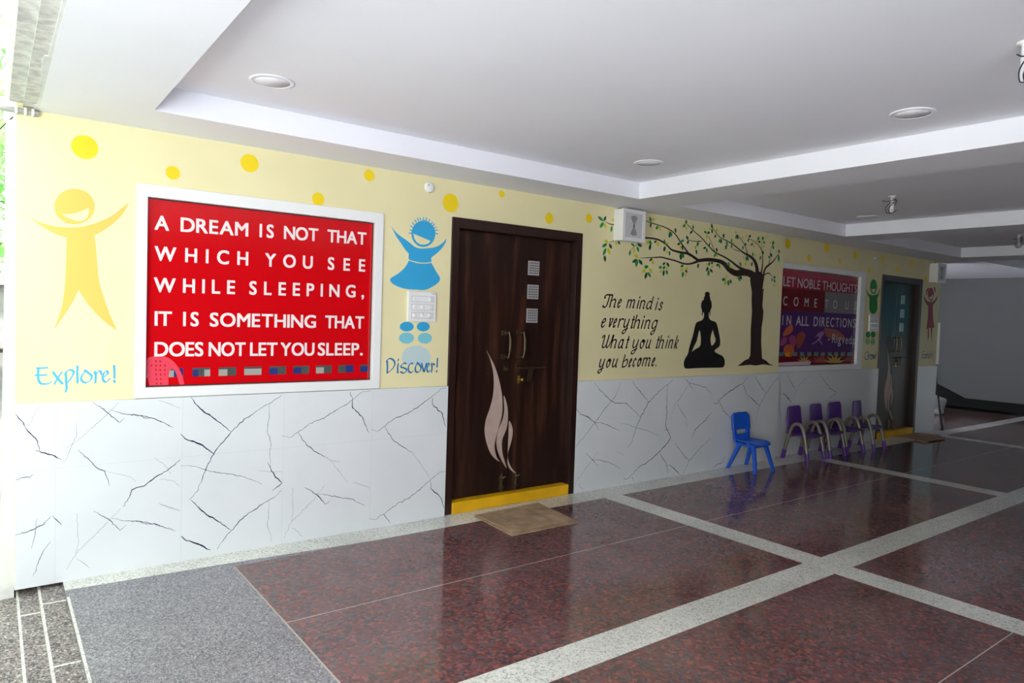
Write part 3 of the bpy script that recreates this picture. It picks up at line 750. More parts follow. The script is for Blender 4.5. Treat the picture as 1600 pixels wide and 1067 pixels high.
# written words
E1 = crop(40, 550, .1, YM-.0006)
sc = (wp(100, 580)[1]-wp(100, 590)[1])/10
mb = MB(); w = 3.4*sc
for st in [[(175,250),(250,250),(338,243)],[(200,255),(193,350),(203,440),(235,490),(300,500),(370,488),(405,462)],[(155,362),(240,362),(325,356)],
           [(432,318),(500,410),(572,492)],[(568,312),(505,400),(450,502)],[(615,352),(650,295),(700,278),(748,300),(742,350),(700,420),(655,475)],[(625,330),(633,470),(640,560),(625,622)],
           [(810,220),(808,340),(812,478)],[(928,285),(980,325),(1035,378),(1002,450),(930,478),(870,435),(880,370),(935,300)],
           [(1082,308),(1096,380),(1090,478)],[(1096,350),(1130,305),(1170,300),(1182,345)],[(1215,395),(1282,340),(1270,298),(1230,320),(1203,390),(1215,445),(1260,467),(1322,412)],
           [(1382,212),(1386,300),(1388,402)],[(1384,445),(1390,470)]]:
    pen(mb, [E1(p) for p in st], YM-.0006, w)
mb.build('painted_word', M['blue_word'], label='sky blue hand-painted word Explore! under the orange figure', cat='lettering')
E2 = crop(590, 540, .06875, YM-.0006)
sc = (wp(645, 575)[1]-wp(645, 585)[1])/10
mb = MB(); w = 2.9*sc
for st in [[(215,345),(222,480),(218,622)],[(197,355),(240,308),(300,295),(360,330),(392,400),(370,480),(300,565),(218,628)],[(470,410),(455,500),(455,615)],[(478,308),(458,348)],
           [(645,402),(600,398),(545,440),(535,485),(600,508),(655,535),(645,585),(590,622),(525,598)],[(798,402),(750,405),(708,460),(700,550),(730,602),(770,608),(812,572)],
           [(905,385),(985,490),(955,580),(900,605),(860,565),(862,480),(908,395)],[(1000,408),(1055,595),(1080,500),(1112,400)],
           [(1125,502),(1168,440),(1155,398),(1125,440),(1120,540),(1150,598),(1188,560)],[(1225,408),(1236,500),(1222,598)],[(1230,450),(1260,408),(1288,432)],
           [(1362,292),(1356,390),(1350,482)],[(1348,568),(1343,595)]]:
    pen(mb, [E2(p) for p in st], YM-.0006, w)
mb.build('painted_word', M['blue_deep'], label='deep blue hand-painted word Discover! beside the wooden door', cat='lettering')

# blue girl
G = crop(600, 330, .1218, YM)
mb = MB()
mb.poly_xz([G(p) for p in ell(505, 289, 153, 170)], YM, [[G(p) for p in [(375,286),(450,318),(525,350),(600,381),(575,410),(530,428),(470,427),(420,397),(390,350)]]])
sc = (wp(660, 380)[1]-wp(660, 390)[1])/10
for a, b in [((315,278),(352,282)),((330,238),(364,250)),((336,183),(372,210)),((360,146),(388,174)),((391,110),(415,142)),((427,83),(440,124)),((461,77),(470,116)),((505,75),(507,120)),((548,79),(537,124)),((589,102),(573,132)),((630,139),(603,163)),((652,159),(622,190)),((674,199),(643,222)),((692,240),(650,249)),((650,272),(692,296))]:
    mb.stroke_xz([G(a), G(b)], [.75*sc, .9*sc], YM-.0001, cap=False)
bd = smooth_path([(90,188),(140,255),(200,310),(280,365),(350,420),(400,460),(470,478),(560,475),(650,462),(720,430),(770,388),(806,343)], 3)
bd += smooth_path([(806,343),(790,400),(750,465),(690,530),(608,593)], 3)[1:]
bd += smooth_path([(606,610),(606,648),(560,656),(490,660),(400,645),(320,617),(319,545)], 3)
bd += smooth_path([(319,545),(270,490),(210,400),(150,310),(90,188)], 3)[1:-1]
mb.poly_xz([G(p) for p in bd], YM)
sk = smooth_path([(318,632),(400,658),(490,672),(560,670),(608,662)], 3)+smooth_path([(608,662),(640,720),(680,790),(717,850),(714,890),(680,930),(600,980),(520,1010),(400,1005),(300,1000),(200,975),(110,930),(80,885),(92,855),(180,800),(250,740),(295,680),(318,632)], 3)[1:-1]
mb.poly_xz([G(p) for p in sk], YM)
fig = mb.build('painted_figure', M['blue'], label='blue painted girl in a wide skirt with spiky hair above the switchboard', cat='mural')
H_ = crop(620, 420, .1688, YM)
for (x, y_, rx, ry, m) in [(92,535,65,44,'blue'),(245,535,60,43,'blue'),(90,641,70,52,'blue_mid'),(260,642,66,50,'blue_mid')]:
    q = MB(); q.poly_xz([H_(p) for p in ell(x, y_, rx, ry)], YM); q.build('foot', M[m], fig)
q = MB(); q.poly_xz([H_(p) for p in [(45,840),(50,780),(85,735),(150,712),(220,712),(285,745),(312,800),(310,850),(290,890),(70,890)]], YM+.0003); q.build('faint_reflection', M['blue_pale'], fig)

# green boy and maroon girl on the far bay
YF = YR-.0012
K = crop(1345, 430, .1404, YF)
mb = MB()
mb.poly_xz([K(p) for p in ell(142, 127, 38, 82)], YF, [[K(p) for p in [(116,148),(135,157),(152,150),(163,138),(163,168),(150,192),(132,190)]]])
mb.poly_xz([K(p) for p in closed_path([(46,128),(70,180),(95,210),(125,222),(160,218),(190,200),(214,138),(205,190),(192,235),(182,265),(185,330),(180,385),(160,420),(135,430),(112,418),(97,380),(93,320),(97,258),(75,215)], 3)], YF)
fig = mb.build('painted_figure', M['green'], label='green painted boy with raised arms between second window sign and second door', cat='mural')
for (x, y_, rx, ry, m) in [(80,662,24,34,'green'),(137,660,27,34,'green'),(75,738,24,34,'green_pale'),(135,738,27,36,'green_pale')]:
    q = MB(); q.poly_xz([K(p) for p in ell(x, y_, rx, ry)], YF); q.build('foot', M[m], fig)
Q = crop(1430, 440, .1312, YF)
mb = MB()
mb.poly_xz([Q(p) for p in ell(186, 150, 36, 78)], YF, [[Q(p) for p in [(161,178),(185,186),(205,160),(214,158),(212,190),(190,215),(170,205)]]])
for st in [[(158,82),(140,105),(134,148)],[(224,72),(238,95),(236,118)]]:
    P = [Q(p) for p in st]; mb.stroke_xz(P, [.012, .02, .016], YF-.0001)
mb.poly_xz([Q(p) for p in smooth_path([(100,155),(120,195),(145,230),(185,242),(225,228),(250,190),(268,155)], 3)+smooth_path([(262,200),(240,245),(213,280),(210,360),(215,450),(228,548)], 3)+[(205,550),(198,640),(213,742),(190,650),(186,550),(162,552),(163,640),(150,730),(150,640),(150,555)]+smooth_path([(130,575),(142,500),(152,400),(155,320),(150,285),(125,255),(108,210)], 3)], YF)
mb.build('painted_figure', M['maroon'], label='maroon painted girl in a long dress beyond the second door', cat='mural')

# painted dots
def dot(u, v, ry, label, y=0.0):
    x, z = wp(u, v, y); r = abs(wp(u, v-ry, y)[1]-z)
    q = MB(); q.poly_xz([(x+r*math.cos(2*math.pi*i/40), z+r*math.sin(2*math.pi*i/40)) for i in range(40)], y-.0012)
    q.build('painted_dot', M['yellow'], label=label, cat='painted dot', group='yellow dots along the wall top')
for d in [(132.5,230,18.5,'largest yellow wall dot, above the orange figure'),(270,270,10.5,'small yellow wall dot over the near corner of the red window sign'),
          (390,255,14,'big yellow wall dot above the middle of the red window sign'),(497,311,10,'yellow wall dot touching the top edge of the red window sign frame'),
          (577,274,9,'small yellow wall dot between red window sign and smoke detector'),(704,317,14.5,'big yellow wall dot directly above the corner of the near door'),
          (784,303,5.5,'tiny yellow wall dot above the middle of the near door'),(858,341,8.5,'yellow wall dot just above the near door frame'),(920,341,7,'yellow wall dot between near door and wall speaker')]: dot(*d)
for d in [(1231,381,7.5,'largest yellow dot above the second window sign, next to the tree'),(1264,403,5,'low yellow dot close above the second window sign frame, after the largest'),(1292,387,7,'third yellow dot along the second window sign, high up'),
          (1312,407,4,'smallest yellow dot low above the second window sign'),(1336,399,6,'yellow dot above the far corner of the second window sign'),(1358,422,4,'small yellow dot above the green boy'),
          (1380,406,5.5,'yellow dot above the near edge of the second door'),(1402,420,4.5,'low yellow dot above the middle of the second door'),(1425,411,5.5,'yellow dot above the far side of the second door'),(1446,436,4.5,'yellow dot beside the second door frame under the far speaker')]: dot(*d, YR)

# tree
TR = crop(900, 310, .2718, YM)
T7 = lambda p: ((1050+p[0]*.1359-900)/.2718, (440+p[1]*.1359-310)/.2718)
tree = root('painted_tree', (6.3, 0, 1.0), label='dark brown painted tree with long bent branch and green leaves over the quotation', cat='mural')
mb = MB()
tr = [T7(p) for p in [(752,970),(800,935),(835,905),(880,888),(900,850),(905,700),(905,550),(920,350),(915,200),(918,120)]]+[(1005,500),(1000,468),(1012,440),(1040,415),(1065,425),(1082,452),(1076,490)]
tr += [T7(p) for p in [(1040,90),(1056,78),(1049,130),(1040,280),(1052,345),(1045,430),(1030,530),(1025,700),(1035,882),(1085,910),(1120,945),(1172,962),(1110,960),(1050,950),(960,965),(900,955)]]
mb.poly_xz([TR(p) for p in tr], YM); mb.build('trunk', M['bark'], tree)
scw = (wp(1150, 400)[1]-wp(1150, 410)[1])/10*.2718*.5
br = [[(1045,470,70),(1000,432,44),(960,425,40),(920,430,36),(880,408,33),(850,375,28),(820,360,22),(760,352,20),(700,358,18)],
 [(710,357,16),(660,375,10),(620,375,9),(570,358,8),(520,345,7),(490,338,7),(440,340,5),(370,342,2)],
 [(705,358,17),(650,320,14),(600,310,12),(550,295,10),(520,265,9),(480,240,9),(440,230,9),(388,226,9)],
 [(655,328,12),(610,265,9),(570,205,7),(530,175,6),(480,155,5),(430,140,5),(398,127,3)],
 [(1000,425,24),(940,398,16),(890,360,11),(850,335,9),(800,310,8),(760,270,7),(720,225,6),(680,190,5),(638,148,4)],
 [(720,245,5),(690,247,4),(648,240,3)],[(797,305,5),(780,260,4),(763,218,3)],
 [(1045,450,38),(1035,380,28),(1010,340,18),(960,310,10),(910,270,7),(870,245,6),(830,225,5),(800,190,4),(783,163,3)],
 [(988,325,8),(970,270,5),(945,230,4),(928,208,3)],[(940,305,4),(903,291,3)],
 [(1060,450,16),(1072,380,10),(1070,310,7),(1050,270,5),(1020,245,4),(993,231,3)],[(1066,292,4),(1068,250,3),(1080,225,2)],
 [(1072,455,18),(1090,400,14),(1130,365,9),(1162,322,4)],[(1108,388,8),(1116,330,5),(1120,290,3),(1136,253,2)],
 [(1075,458,12),(1085,437,8),(1110,430,6),(1130,452,3)],[(225,152,6),(195,147,4),(168,134,2)],[(240,236,4),(215,243,3),(193,253,2)],[(365,253,4),(340,272,3),(308,302,2)]]
mb = MB()
for i, b in enumerate(br):
    P = smooth_path([(x, y_, w_) for x, y_, w_ in b], 5)
    mb.stroke_xz([TR(p) for p in P], [max(p[2], 2.2)*scw for p in P], YM-.0001-i*1e-5)
mb.build('branches', M['bark'], tree)
LEAVES = [((930,330,.11244), """g38,68,112,140,40 d120,140,150,65,35 g115,150,68,232,45 y125,165,152,240,35 y235,100,262,145,30 g232,200,222,295,32
y125,405,185,435,45 g165,450,92,500,45 d195,450,230,525,38 g150,512,108,618,40 y172,505,208,605,40 d130,612,138,705,38 y285,415,295,470,30 d315,405,342,465,30
g498,445,548,490,30 d590,455,650,490,45 g580,485,605,570,32 y535,510,545,590,34 g488,545,475,620,30 y545,605,605,650,45 d585,668,512,715,42 g582,670,568,778,42 d605,668,655,748,42
g680,780,740,765,50 y705,810,645,850,45 y750,790,790,865,42 d718,845,690,945,36 g732,845,772,922,36 g755,75,778,150,34 d772,160,768,230,26 y790,120,830,115,40 g870,200,845,258,36 y880,210,918,275,36
d1110,232,1120,305,28 y1000,285,1045,275,32 d1045,280,1028,372,40 g1055,290,1062,355,30 d1265,120,1262,180,30 g1250,180,1222,228,36 y1260,205,1275,265,28
y735,405,725,460,40 g755,400,778,480,36 d765,460,755,545,36 d850,405,820,445,30 y860,420,878,490,36 g962,390,965,450,26 y980,455,1022,435,32 d968,485,955,565,36 y985,575,1010,555,30 g1030,550,1035,620,28
g1190,425,1235,395,36 d1180,440,1140,470,36 y1180,480,1180,530,28 d1200,475,1222,548,26 d1190,585,1190,680,42 g1205,585,1228,650,45 y1145,600,1160,585,24 d795,655,750,695,34 y805,680,795,740,36
d972,708,938,750,34 d992,710,1028,775,36 g882,785,930,775,46 g965,755,945,815,36 y985,770,1010,815,34 y930,820,890,855,34 d955,815,945,905,34 g985,815,1005,882,36
g1185,765,1230,755,42 y1220,790,1180,835,40 y1255,775,1290,810,40 d1248,812,1280,855,30 g1222,838,1212,920,34 y1250,855,1265,900,26 d1268,340,1290,400,34 d1295,400,1280,460,30"""),
((1070,340,.10309), """g128,110,122,185,28 d118,195,75,248,34 g295,200,330,245,32 d340,235,380,222,44 y335,250,335,325,30
d405,90,415,170,30 d410,165,415,245,26 y370,150,380,190,28 y480,165,488,230,32 d468,255,452,310,28 g205,365,185,440,36 y160,420,165,485,36 d170,482,182,560,28 d318,445,280,475,36 g330,455,335,535,28 d378,380,368,435,24
d480,455,485,525,30 g475,535,440,602,32 y485,550,495,605,28 d588,240,588,315,30 g540,320,515,380,36 d548,325,550,395,32 g708,315,710,390,22 d710,400,708,472,22 y730,390,755,370,34 y600,380,615,400,30 g630,355,650,435,28 d625,410,622,488,28
y770,200,782,250,34 d800,262,775,300,40 d795,275,808,332,26 g775,280,775,325,24 y865,290,880,330,34 d900,405,935,405,40 g882,425,880,485,26 d998,262,970,305,34 g965,310,958,375,26 y935,265,945,300,32 d1030,385,1000,425,28 y1045,410,1050,450,26
g1118,285,1110,350,34 d1115,350,1145,385,34 y1085,340,1090,380,28 g1180,285,1182,345,34 g1185,380,1220,372,40 y1215,290,1240,300,36 y1185,410,1195,460,26 d1170,500,1192,555,34 g1155,575,1135,650,26 y1120,555,1140,550,22
g1345,350,1330,420,34 g1335,420,1345,482,30 y1300,360,1300,400,22 d1300,535,1318,600,28 g1265,605,1290,590,38 d1428,480,1425,545,24 g1418,555,1425,680,30 y1380,525,1400,520,24
g1030,525,1032,590,26 y1055,570,1080,570,30 g935,580,930,665,32 d948,580,962,662,24 y885,580,895,620,28 y920,670,925,740,36 d1020,670,1012,740,26 d205,690,195,770,30 y330,690,335,720,36 g378,670,360,735,36 d395,680,430,700,34
y395,735,435,745,36 d350,745,328,818,34 g362,795,355,888,38 d380,775,422,835,36 d505,695,480,740,34 g515,700,530,770,30 d625,675,640,740,32 g660,670,675,740,30 y675,745,715,755,36 g835,670,848,740,30 y870,720,885,740,22
g558,935,620,938,52 y630,860,630,925,26 y625,950,600,1030,34 g658,945,660,1038,36 d690,935,700,1005,30 g815,885,835,970,36 d840,880,862,940,34 y790,900,795,930,30 d1345,890,1375,915,36 g1325,915,1318,970,24 g1350,925,1368,990,30 y1350,1000,1358,1050,30""")]
lq = {'d': MB(), 'g': MB(), 'y': MB()}; i = 0
for o, txt in LEAVES:
    cl = crop(*o, YM)
    for tok in txt.split():
        x1, y1, x2, y2, wd = map(float, tok[1:].split(',')); dx, dy = x2-x1, y2-y1; l = math.hypot(dx, dy); ux, uy = dx/l, dy/l; st = []
        fn = lambda t: math.sin(math.pi*t**.9)**.85*wd*.48
        for k in range(13):
            t = k/12; h = max(.2, fn(t)); st.append((x1+dx*t+uy*h, y1+dy*t-ux*h))
        for k in range(11, 0, -1):
            t = k/12; h = max(.2, fn(t)); st.append((x1+dx*t-uy*h, y1+dy*t+ux*h))
        i += 1; lq[tok[0]].poly_xz([cl(p) for p in st], YM-.0005-(i % 30)*1e-5)
for c, m in (('d', 'leaf_dark'), ('g', 'leaf_green'), ('y', 'leaf_yellow')): lq[c].build('leaves', M[m], tree)

# seated figure
B7 = crop(1050, 440, .1359, YM)
mb = MB()
mb.poly_xz([B7(p) for p in closed_path([(405,117),(425,122),(435,140),(432,160),(440,185),(440,205),(452,225),(457,265),(455,300),(441,335),(441,385),(434,390),(430,352),(423,362),(422,395),(432,428),(455,447),(490,459),(510,475),(525,520),(540,590),(552,660),(554,705),(545,745),(488,795),(530,830),(575,850),(600,885),(607,930),(595,975),(560,988),(430,990),(300,993),(165,1000),(140,975),(135,935),(150,885),(183,830),(195,770),(215,700),(240,620),(262,520),(275,480),(295,462),(340,445),(362,420),(368,390),(366,357),(357,357),(350,390),(342,385),(345,335),(335,300),(335,260),(345,225),(365,205),(368,180),(380,160),(377,140),(386,122)], 3)], YM,
    [[B7(p) for p in [(315,555),(325,580),(333,650),(330,725),(310,755),(270,775),(228,808),(250,750),(285,680),(303,600)]],
     [B7(p) for p in [(468,550),(475,580),(490,630),(503,660),(498,690),(475,725),(455,738),(445,700),(442,660),(450,610)]]])
mb.build('painted_seated_figure', M['black'], label='black silhouette of a seated meditating figure painted beside the tree trunk', cat='mural')

# quotation in script
LT = {
 'T': [[(.02,1.3),(.1,1.5),(.35,1.58),(1.0,1.55)],[(.7,1.55),(.66,.8),(.6,.2),(.4,.0),(.12,.05),(.1,.2)],[(.02,1.3),(.05,1.18),(.14,1.2)]],
 'h': [[(.08,1.55),(.08,0)],[(.08,.7),(.35,1.0),(.6,.88),(.62,.5),(.62,0),(.72,.05)]],
 'e': [[(.1,.5),(.5,.62),(.52,.9),(.3,1.0),(.1,.75),(.06,.4),(.15,.05),(.4,0),(.6,.2)]],
 'm': [[(.06,1),(.06,0)],[(.06,.7),(.25,1.0),(.42,.9),(.44,.5),(.44,0)],[(.44,.7),(.62,1.0),(.8,.9),(.82,.5),(.82,0),(.92,.06)]],
 'i': [[(.2,1),(.2,.5),(.2,0)],[(.22,1.34),(.24,1.46)]],
 'n': [[(.08,1),(.08,0)],[(.08,.7),(.32,1.0),(.58,.88),(.6,.5),(.6,.05),(.7,.03)]],
 'd': [[(.58,.8),(.3,.95),(.1,.6),(.12,.12),(.35,0),(.58,.35)],[(.6,1.5),(.6,.1),(.7,0)]],
 's': [[(.55,.82),(.38,1.0),(.12,.8),(.32,.52),(.55,.25),(.32,0),(.0,.14)]],
 'v': [[(.05,.95),(.16,1),(.3,0),(.58,.85),(.5,1)]],
 'r': [[(.1,1),(.1,0)],[(.1,.65),(.35,1),(.6,.92)]],
 'y': [[(.08,1),(.1,.3),(.25,.02),(.5,.25),(.58,.6)],[(.62,1),(.58,0),(.5,-.55),(.25,-.75),(.12,-.5),(.3,-.3),(.7,-.1)]],
 't': [[(.3,1.4),(.3,.1),(.42,0),(.55,.1)],[(.08,1),(.55,1.02)]],
 'g': [[(.58,.85),(.35,1),(.1,.7),(.12,.15),(.35,.02),(.58,.35)],[(.62,1),(.6,0),(.5,-.55),(.28,-.72),(.14,-.5),(.32,-.3),(.62,-.1)]],
 'W': [[(.0,1.2),(.02,1.4),(.15,1.45),(.2,1.2),(.2,.2),(.3,0),(.5,.15),(.58,.6),(.6,1.5)],[(.6,1.5),(.58,.3),(.7,0),(.88,.3),(1.0,1.0),(1.0,1.45)]],
 'a': [[(.6,.85),(.35,1),(.1,.65),(.12,.12),(.35,0),(.6,.4)],[(.62,1),(.62,.1),(.74,0)]],
 'o': [[(.45,.98),(.2,.9),(.08,.45),(.25,0),(.52,.1),(.62,.55),(.45,1.0),(.32,.85),(.5,.72),(.72,.85)]],
 'u': [[(.08,1),(.08,.25),(.25,0),(.5,.2),(.6,.5)],[(.62,1),(.62,.1),(.74,0)]],
 'k': [[(.1,1.5),(.1,0)],[(.5,1.0),(.55,.8),(.35,.6),(.12,.5)],[(.25,.55),(.4,.2),(.6,0)]],
 'b': [[(.1,1.5),(.1,.1),(.35,0),(.6,.2),(.62,.65),(.45,.95),(.12,.65)]],
 'c': [[(.52,.85),(.32,1),(.1,.65),(.12,.15),(.32,0),(.56,.18)]],
 '.': [[(.15,.02),(.2,.06)]],
 'G': [[(.85,1.2),(.6,1.5),(.2,1.2),(.1,.6),(.25,.1),(.6,0),(.85,.3),(.85,.65),(.55,.65)]],
 'E': [[(.75,1.4),(.2,1.4),(.15,.8),(.2,.1),(.75,.05)],[(.15,.75),(.65,.78)]],
 '!': [[(.2,1.5),(.2,.45)],[(.2,.05),(.22,.1)]],
 'w': [[(.05,1),(.25,0),(.48,.9),(.68,0),(.95,1)]],
}
def script(mb, cv, seq, y, w, shear=.24):
    # seq: (char, x0, x1, baseline, xheight) in the same measured frame
    for ch, x0, x1, yb, xh in seq:
        mx = max(p[0] for s in LT[ch] for p in s); mn = min(p[0] for s in LT[ch] for p in s)
        for s in LT[ch]:
            P = []
            for p in s:
                fx = (p[0]-mn)/max(.001, mx-mn) if ch not in 'i.!' else .25+.5*(p[0]-mn)
                wdt = x1-x0; sl = shear*xh
                lean = p[1]*sl
                P.append((x0+fx*max(8, wdt-sl)+lean, yb-p[1]*xh))
            pen(mb, [cv(p) for p in P], y, w, .5, 5)
QA = crop(935, 455, .065625, YM); QB = crop(930, 518, .0875, YM)
quote = root('painted_quotation', (4.6, 0, 1.1), label='black script quotation The mind is everything, painted below the long branch', cat='lettering')
scq = (wp(1000, 520)[1]-wp(1000, 530)[1])/10
def qline(cvq, items, xh):
    mb = MB(); script(mb, cvq, [(c, x0, x1, b, xh) for c, x0, x1, b in items], YM, 3.0*scq, .26); mb.build('text_line', M['black'], quote)
qline(QA, [('T',90,300,378),('h',265,440,378),('e',450,555,380),('m',670,890,393),('i',915,975,405),('n',980,1130,410),('d',1140,1305,415),('i',1355,1420,440),('s',1430,1535,445)], 186)
qline(QA, [('e',65,185,848),('v',225,350,850),('e',345,445,852),('r',465,605,853),('y',590,750,862),('t',760,855,875),('h',840,1010,878),('i',1015,1085,882),('n',1095,1250,886),('g',1265,1410,888)], 196)
qline(QB, [('W',88,300,284),('h',275,395,288),('a',410,520,290),('t',535,605,292),('y',660,785,292),('o',790,900,292),('u',900,1005,293),('t',1075,1142,294),('h',1130,1238,295),('i',1252,1305,295),('n',1303,1402,295),('k',1410,1488,295)], 145)
qline(QB, [('y',65,182,636),('o',192,290,632),('u',300,412,630),('b',480,588,628),('e',595,658,626),('c',668,736,620),('o',748,838,614),('m',838,1000,611),('e',1005,1072,611),('.',1080,1102,611)], 140)
mb = MB(); scg = (wp(1360, 520, YR)[1]-wp(1360, 530, YR)[1])/10
script(mb, K, [('G',40,85,935,55),('r',85,105,935,52),('o',104,132,935,52),('w',132,160,932,52),('!',160,175,925,48)], YF-.0006, 1.6*scg, .05)
mb.build('painted_word', M['teal_word'], label='teal hand-painted word Grow! under the green boy', cat='lettering')
mb = MB()
script(mb, Q, [('E',82,112,910,55),('n',112,130,910,48),('r',132,146,910,48),('i',146,158,910,48),('c',156,172,910,48),('h',172,195,908,48),('!',200,218,905,48)], YF-.0006, 1.5*scg, .05)
mb.build('painted_word', M['plum_word'], label='plum hand-painted word under the maroon girl', cat='lettering')

# ------------------------------------------------------------------ wall fittings
def speaker(x, z, y, label):
    r = root('wall_speaker', (x, y, z), label=label, cat='speaker', group='white box speakers at the wall top')
    w_, h, d = .268, .262, .113
    mb = MB(); mb.box(x, x+w_, y-d+.02, y-.0005, z-h, z); mb.build('cabinet', M['white_plastic'], r, bevel=.003)
    mb = MB(); o = (x-.004, x+w_+.004, z-h-.004, z+.004); i = (x+.03, x+w_-.03, z-h+.03, z-.03)
    ring(mb, o, i, y-d, y-d+.021); f = mb.build('front_frame', M['white_plastic'], r, bevel=.003)
    mb = MB(); mb.box(x+.029, x+w_-.029, y-d+.006, y-d+.0205, z-h+.029, z-.029); g = mb.build('grille', M['grey_plastic'], r)
    cx, cz = x+w_/2, z-h/2
    mb = MB()
    for s in (1, -1):
        mb.poly_xz([(cx-.012, cz+s*.018), (cx-.04, cz+s*.07)]+[(cx+.042*math.sin(a), cz+s*(.062+.022*math.cos(a))) for a in [R(t) for t in range(-75, 76, 15)]]+[(cx+.04, cz+s*.07), (cx+.012, cz+s*.018)], y-d+.0055)
    mb.build('sound_holes', M['mesh_grey'], g)
    mb = MB(); mb.box(cx-.006, cx+.006, y-d+.004, y-d+.0058, cz-.016, cz+.014); mb.build('badge', M['dark_plastic'], g)
    mb = MB(); mb.tube(smooth_path([(x+.13, y-.02, z-.001), (x+.135, y-.015, z+.02), (x+.15, y-.006, z+.035)]), .004, 6); mb.build('cable', M['dark_plastic'], r)
speaker(4.236, 2.386, 0, 'white box speaker under the ceiling between near door and painted tree')
speaker(10.50, 2.37, YR, 'white box speaker at the far wall end above the maroon girl')
def switchboard(u0, v0, u1, v1, y, label):
    xa, za = wp(u0, v0, y); xb, zb = wp(u1, v1, y)
    r = root('switchboard', ((xa+xb)/2, y, zb), label=label, cat='light switch')
    mb = MB(); mb.box(xa, xb, y-.022, y-.002, zb, za); mb.build('plate', M['white_plastic'], r, bevel=.004)
    W_, H2 = xb-xa, za-zb
    for row in range(3):
        z = za-H2*(.25+.27*row)
        mb = MB(); ring(mb, (xa+W_*.1, xb-W_*.1, z-H2*.105, z+H2*.105), (xa+W_*.13, xb-W_*.13, z-H2*.085, z+H2*.085), y-.0245, y-.0215); mb.build('module_frame', M['grey_plastic'], r)
        for c in range(3):
            if row == 0 and c == 1: continue
            x = xa+W_*(.22+.28*c); mb = MB()
            if row == 0 and c == 0: mb.box(x-.012, x+.008, y-.028, y-.0221, z-.014, z+.014)
            else: mb.lathe([(.014, 0), (.013, -.006), (.009, -.009)], (x, y-.0222, z), 'y', 16)
            mb.build('switch', M['white_plastic'], r)
    mb = MB(); mb.box(xb-W_*.17, xb-W_*.05, y-.0224, y-.0219, za-H2*.065, za-H2*.05); mb.build('mark', M['dark_plastic'], r)
switchboard(636, 454.5, 678.5, 503, 0, 'white switchboard under the blue girl, beside the near door')
switchboard(1357, 491.5, 1370, 517.5, YR, 'white switchboard under the green boy, beside the second door')
def detector(u, v, y, rpx, label):
    x, z = wp(u, v, y); r_ = abs(wp(u, v-rpx, y)[1]-z)
    r = root('smoke_detector', (x, y, z), label=label, cat='smoke detector')
    mb = MB(); mb.lathe([(r_, -.0005), (r_, -.012), (r_*.93, -.018), (r_*.7, -.021), (.002, -.022)], (x, y, z), 'y', 36); mb.build('housing', M['white_plastic'], r)
    mb = MB(); mb.lathe([(.004, 0), (.004, -.003)], (x-r_*.35, y-.0205, z+r_*.35), 'y', 10); mb.build('indicator_light', M['gasket'], r)
detector(670, 293, 0, 8.3, 'round white smoke detector on the yellow wall above the blue girl')
detector(1367, 404, YR, 2.5, 'tiny white wall sensor above the green boy')

# ceiling lights, flush round panels
for (x, y_, l) in [(1.06,-.89,'round flush ceiling light in the near coffer above the red window sign'),(3.646,-2.634,'round flush ceiling light by the coffer edge nearest the ceiling wires'),
                   (3.588,-.964,'round flush ceiling light near the coffer corner above the wall speaker'),(6.824,-.871,'round flush ceiling light in the second coffer, next to the pipe stub')]:
    r = root('ceiling_light', (x, y_, ZU), label=l, cat='ceiling light', group='round flush ceiling lights')
    mb = MB(); mb.lathe([(.102, -.0005), (.102, -.004), (.097, -.007), (.084, -.007), (.082, -.004)], (x, y_, ZU), 'z', 40); mb.build('trim_ring', M['white_ceiling'], r)
    mb = MB(); mb.lathe([(.0815, -.002), (.0815, -.0055), (.001, -.006)], (x, y_, ZU), 'z', 40); mb.build('diffuser', M['white_ceiling'], r)
def stub(x, y_, zb, label, big):
    r = root('fan_stub', (x, y_, ZU), label=label, cat='ceiling pipe', group='pipe stubs with loose wires on the ceiling')
    mb = MB(); mb.tube([(x, y_, ZU-.0005), (x, y_, zb)], .015, 14); mb.lathe([(.03, -.0005), (.03, -.006), (.016, -.01)], (x, y_, ZU), 'z', 20); mb.build('pipe', M['white_plastic'], r)
    mb = MB(); mb.tube([(x-.0155, y_-.006, zb+.025), (x-.0145, y_-.006, zb+.025)], .005, 8); mb.tube([(x-.002, y_-.0158, zb+.03), (x-.002, y_-.0148, zb+.03)], .005, 8); mb.build('bolt_hole', M['gasket'], r)
    for pts in ([(x-.002, y_-.016, zb+.09), (x-.03, y_-.01, zb+.075), (x-.055, y_, zb+.03), (x-.04, y_, zb-.005), (x-.01, y_-.01, zb+.004), (x+.02, y_-.018, zb+.03)],
                [(x, y_-.018, zb+.085), (x-.03, y_-.02, zb+.06), (x-.042, y_-.01, zb+.02), (x-.02, y_-.01, zb-.002), (x+.01, y_-.02, zb+.02)],
                [(x+.012, y_-.02, zb+.11), (x-.02, y_-.012, zb+.098), (x-.055, y_-.008, zb+.08), (x-.085, y_, zb+.082)],
                [(x-.02, y_-.018, zb+.112), (x+.005, y_-.02, zb+.112), (x+.02, y_-.014, zb+.1), (x, y_-.018, zb+.06)]):
        if not big: pts = [(x+(p[0]-x)*2.0, y_+(p[1]-y_), p[2]) for p in pts]
        mb = MB(); mb.tube(smooth_path(pts, 6), .0028 if not big else .0026, 6); mb.build('wire', M['cable_blue'], r)
stub(3.035, -3.29, 2.385, 'white pipe stub with a loop of dark wire hanging from the near coffer', True)
stub(5.866, -1.533, 2.393, 'white pipe stub with trailing wire hanging in the second coffer', False)
stub(9.06, -1.43, 2.385, 'white pipe stub with coiled wire in the far third coffer', False)

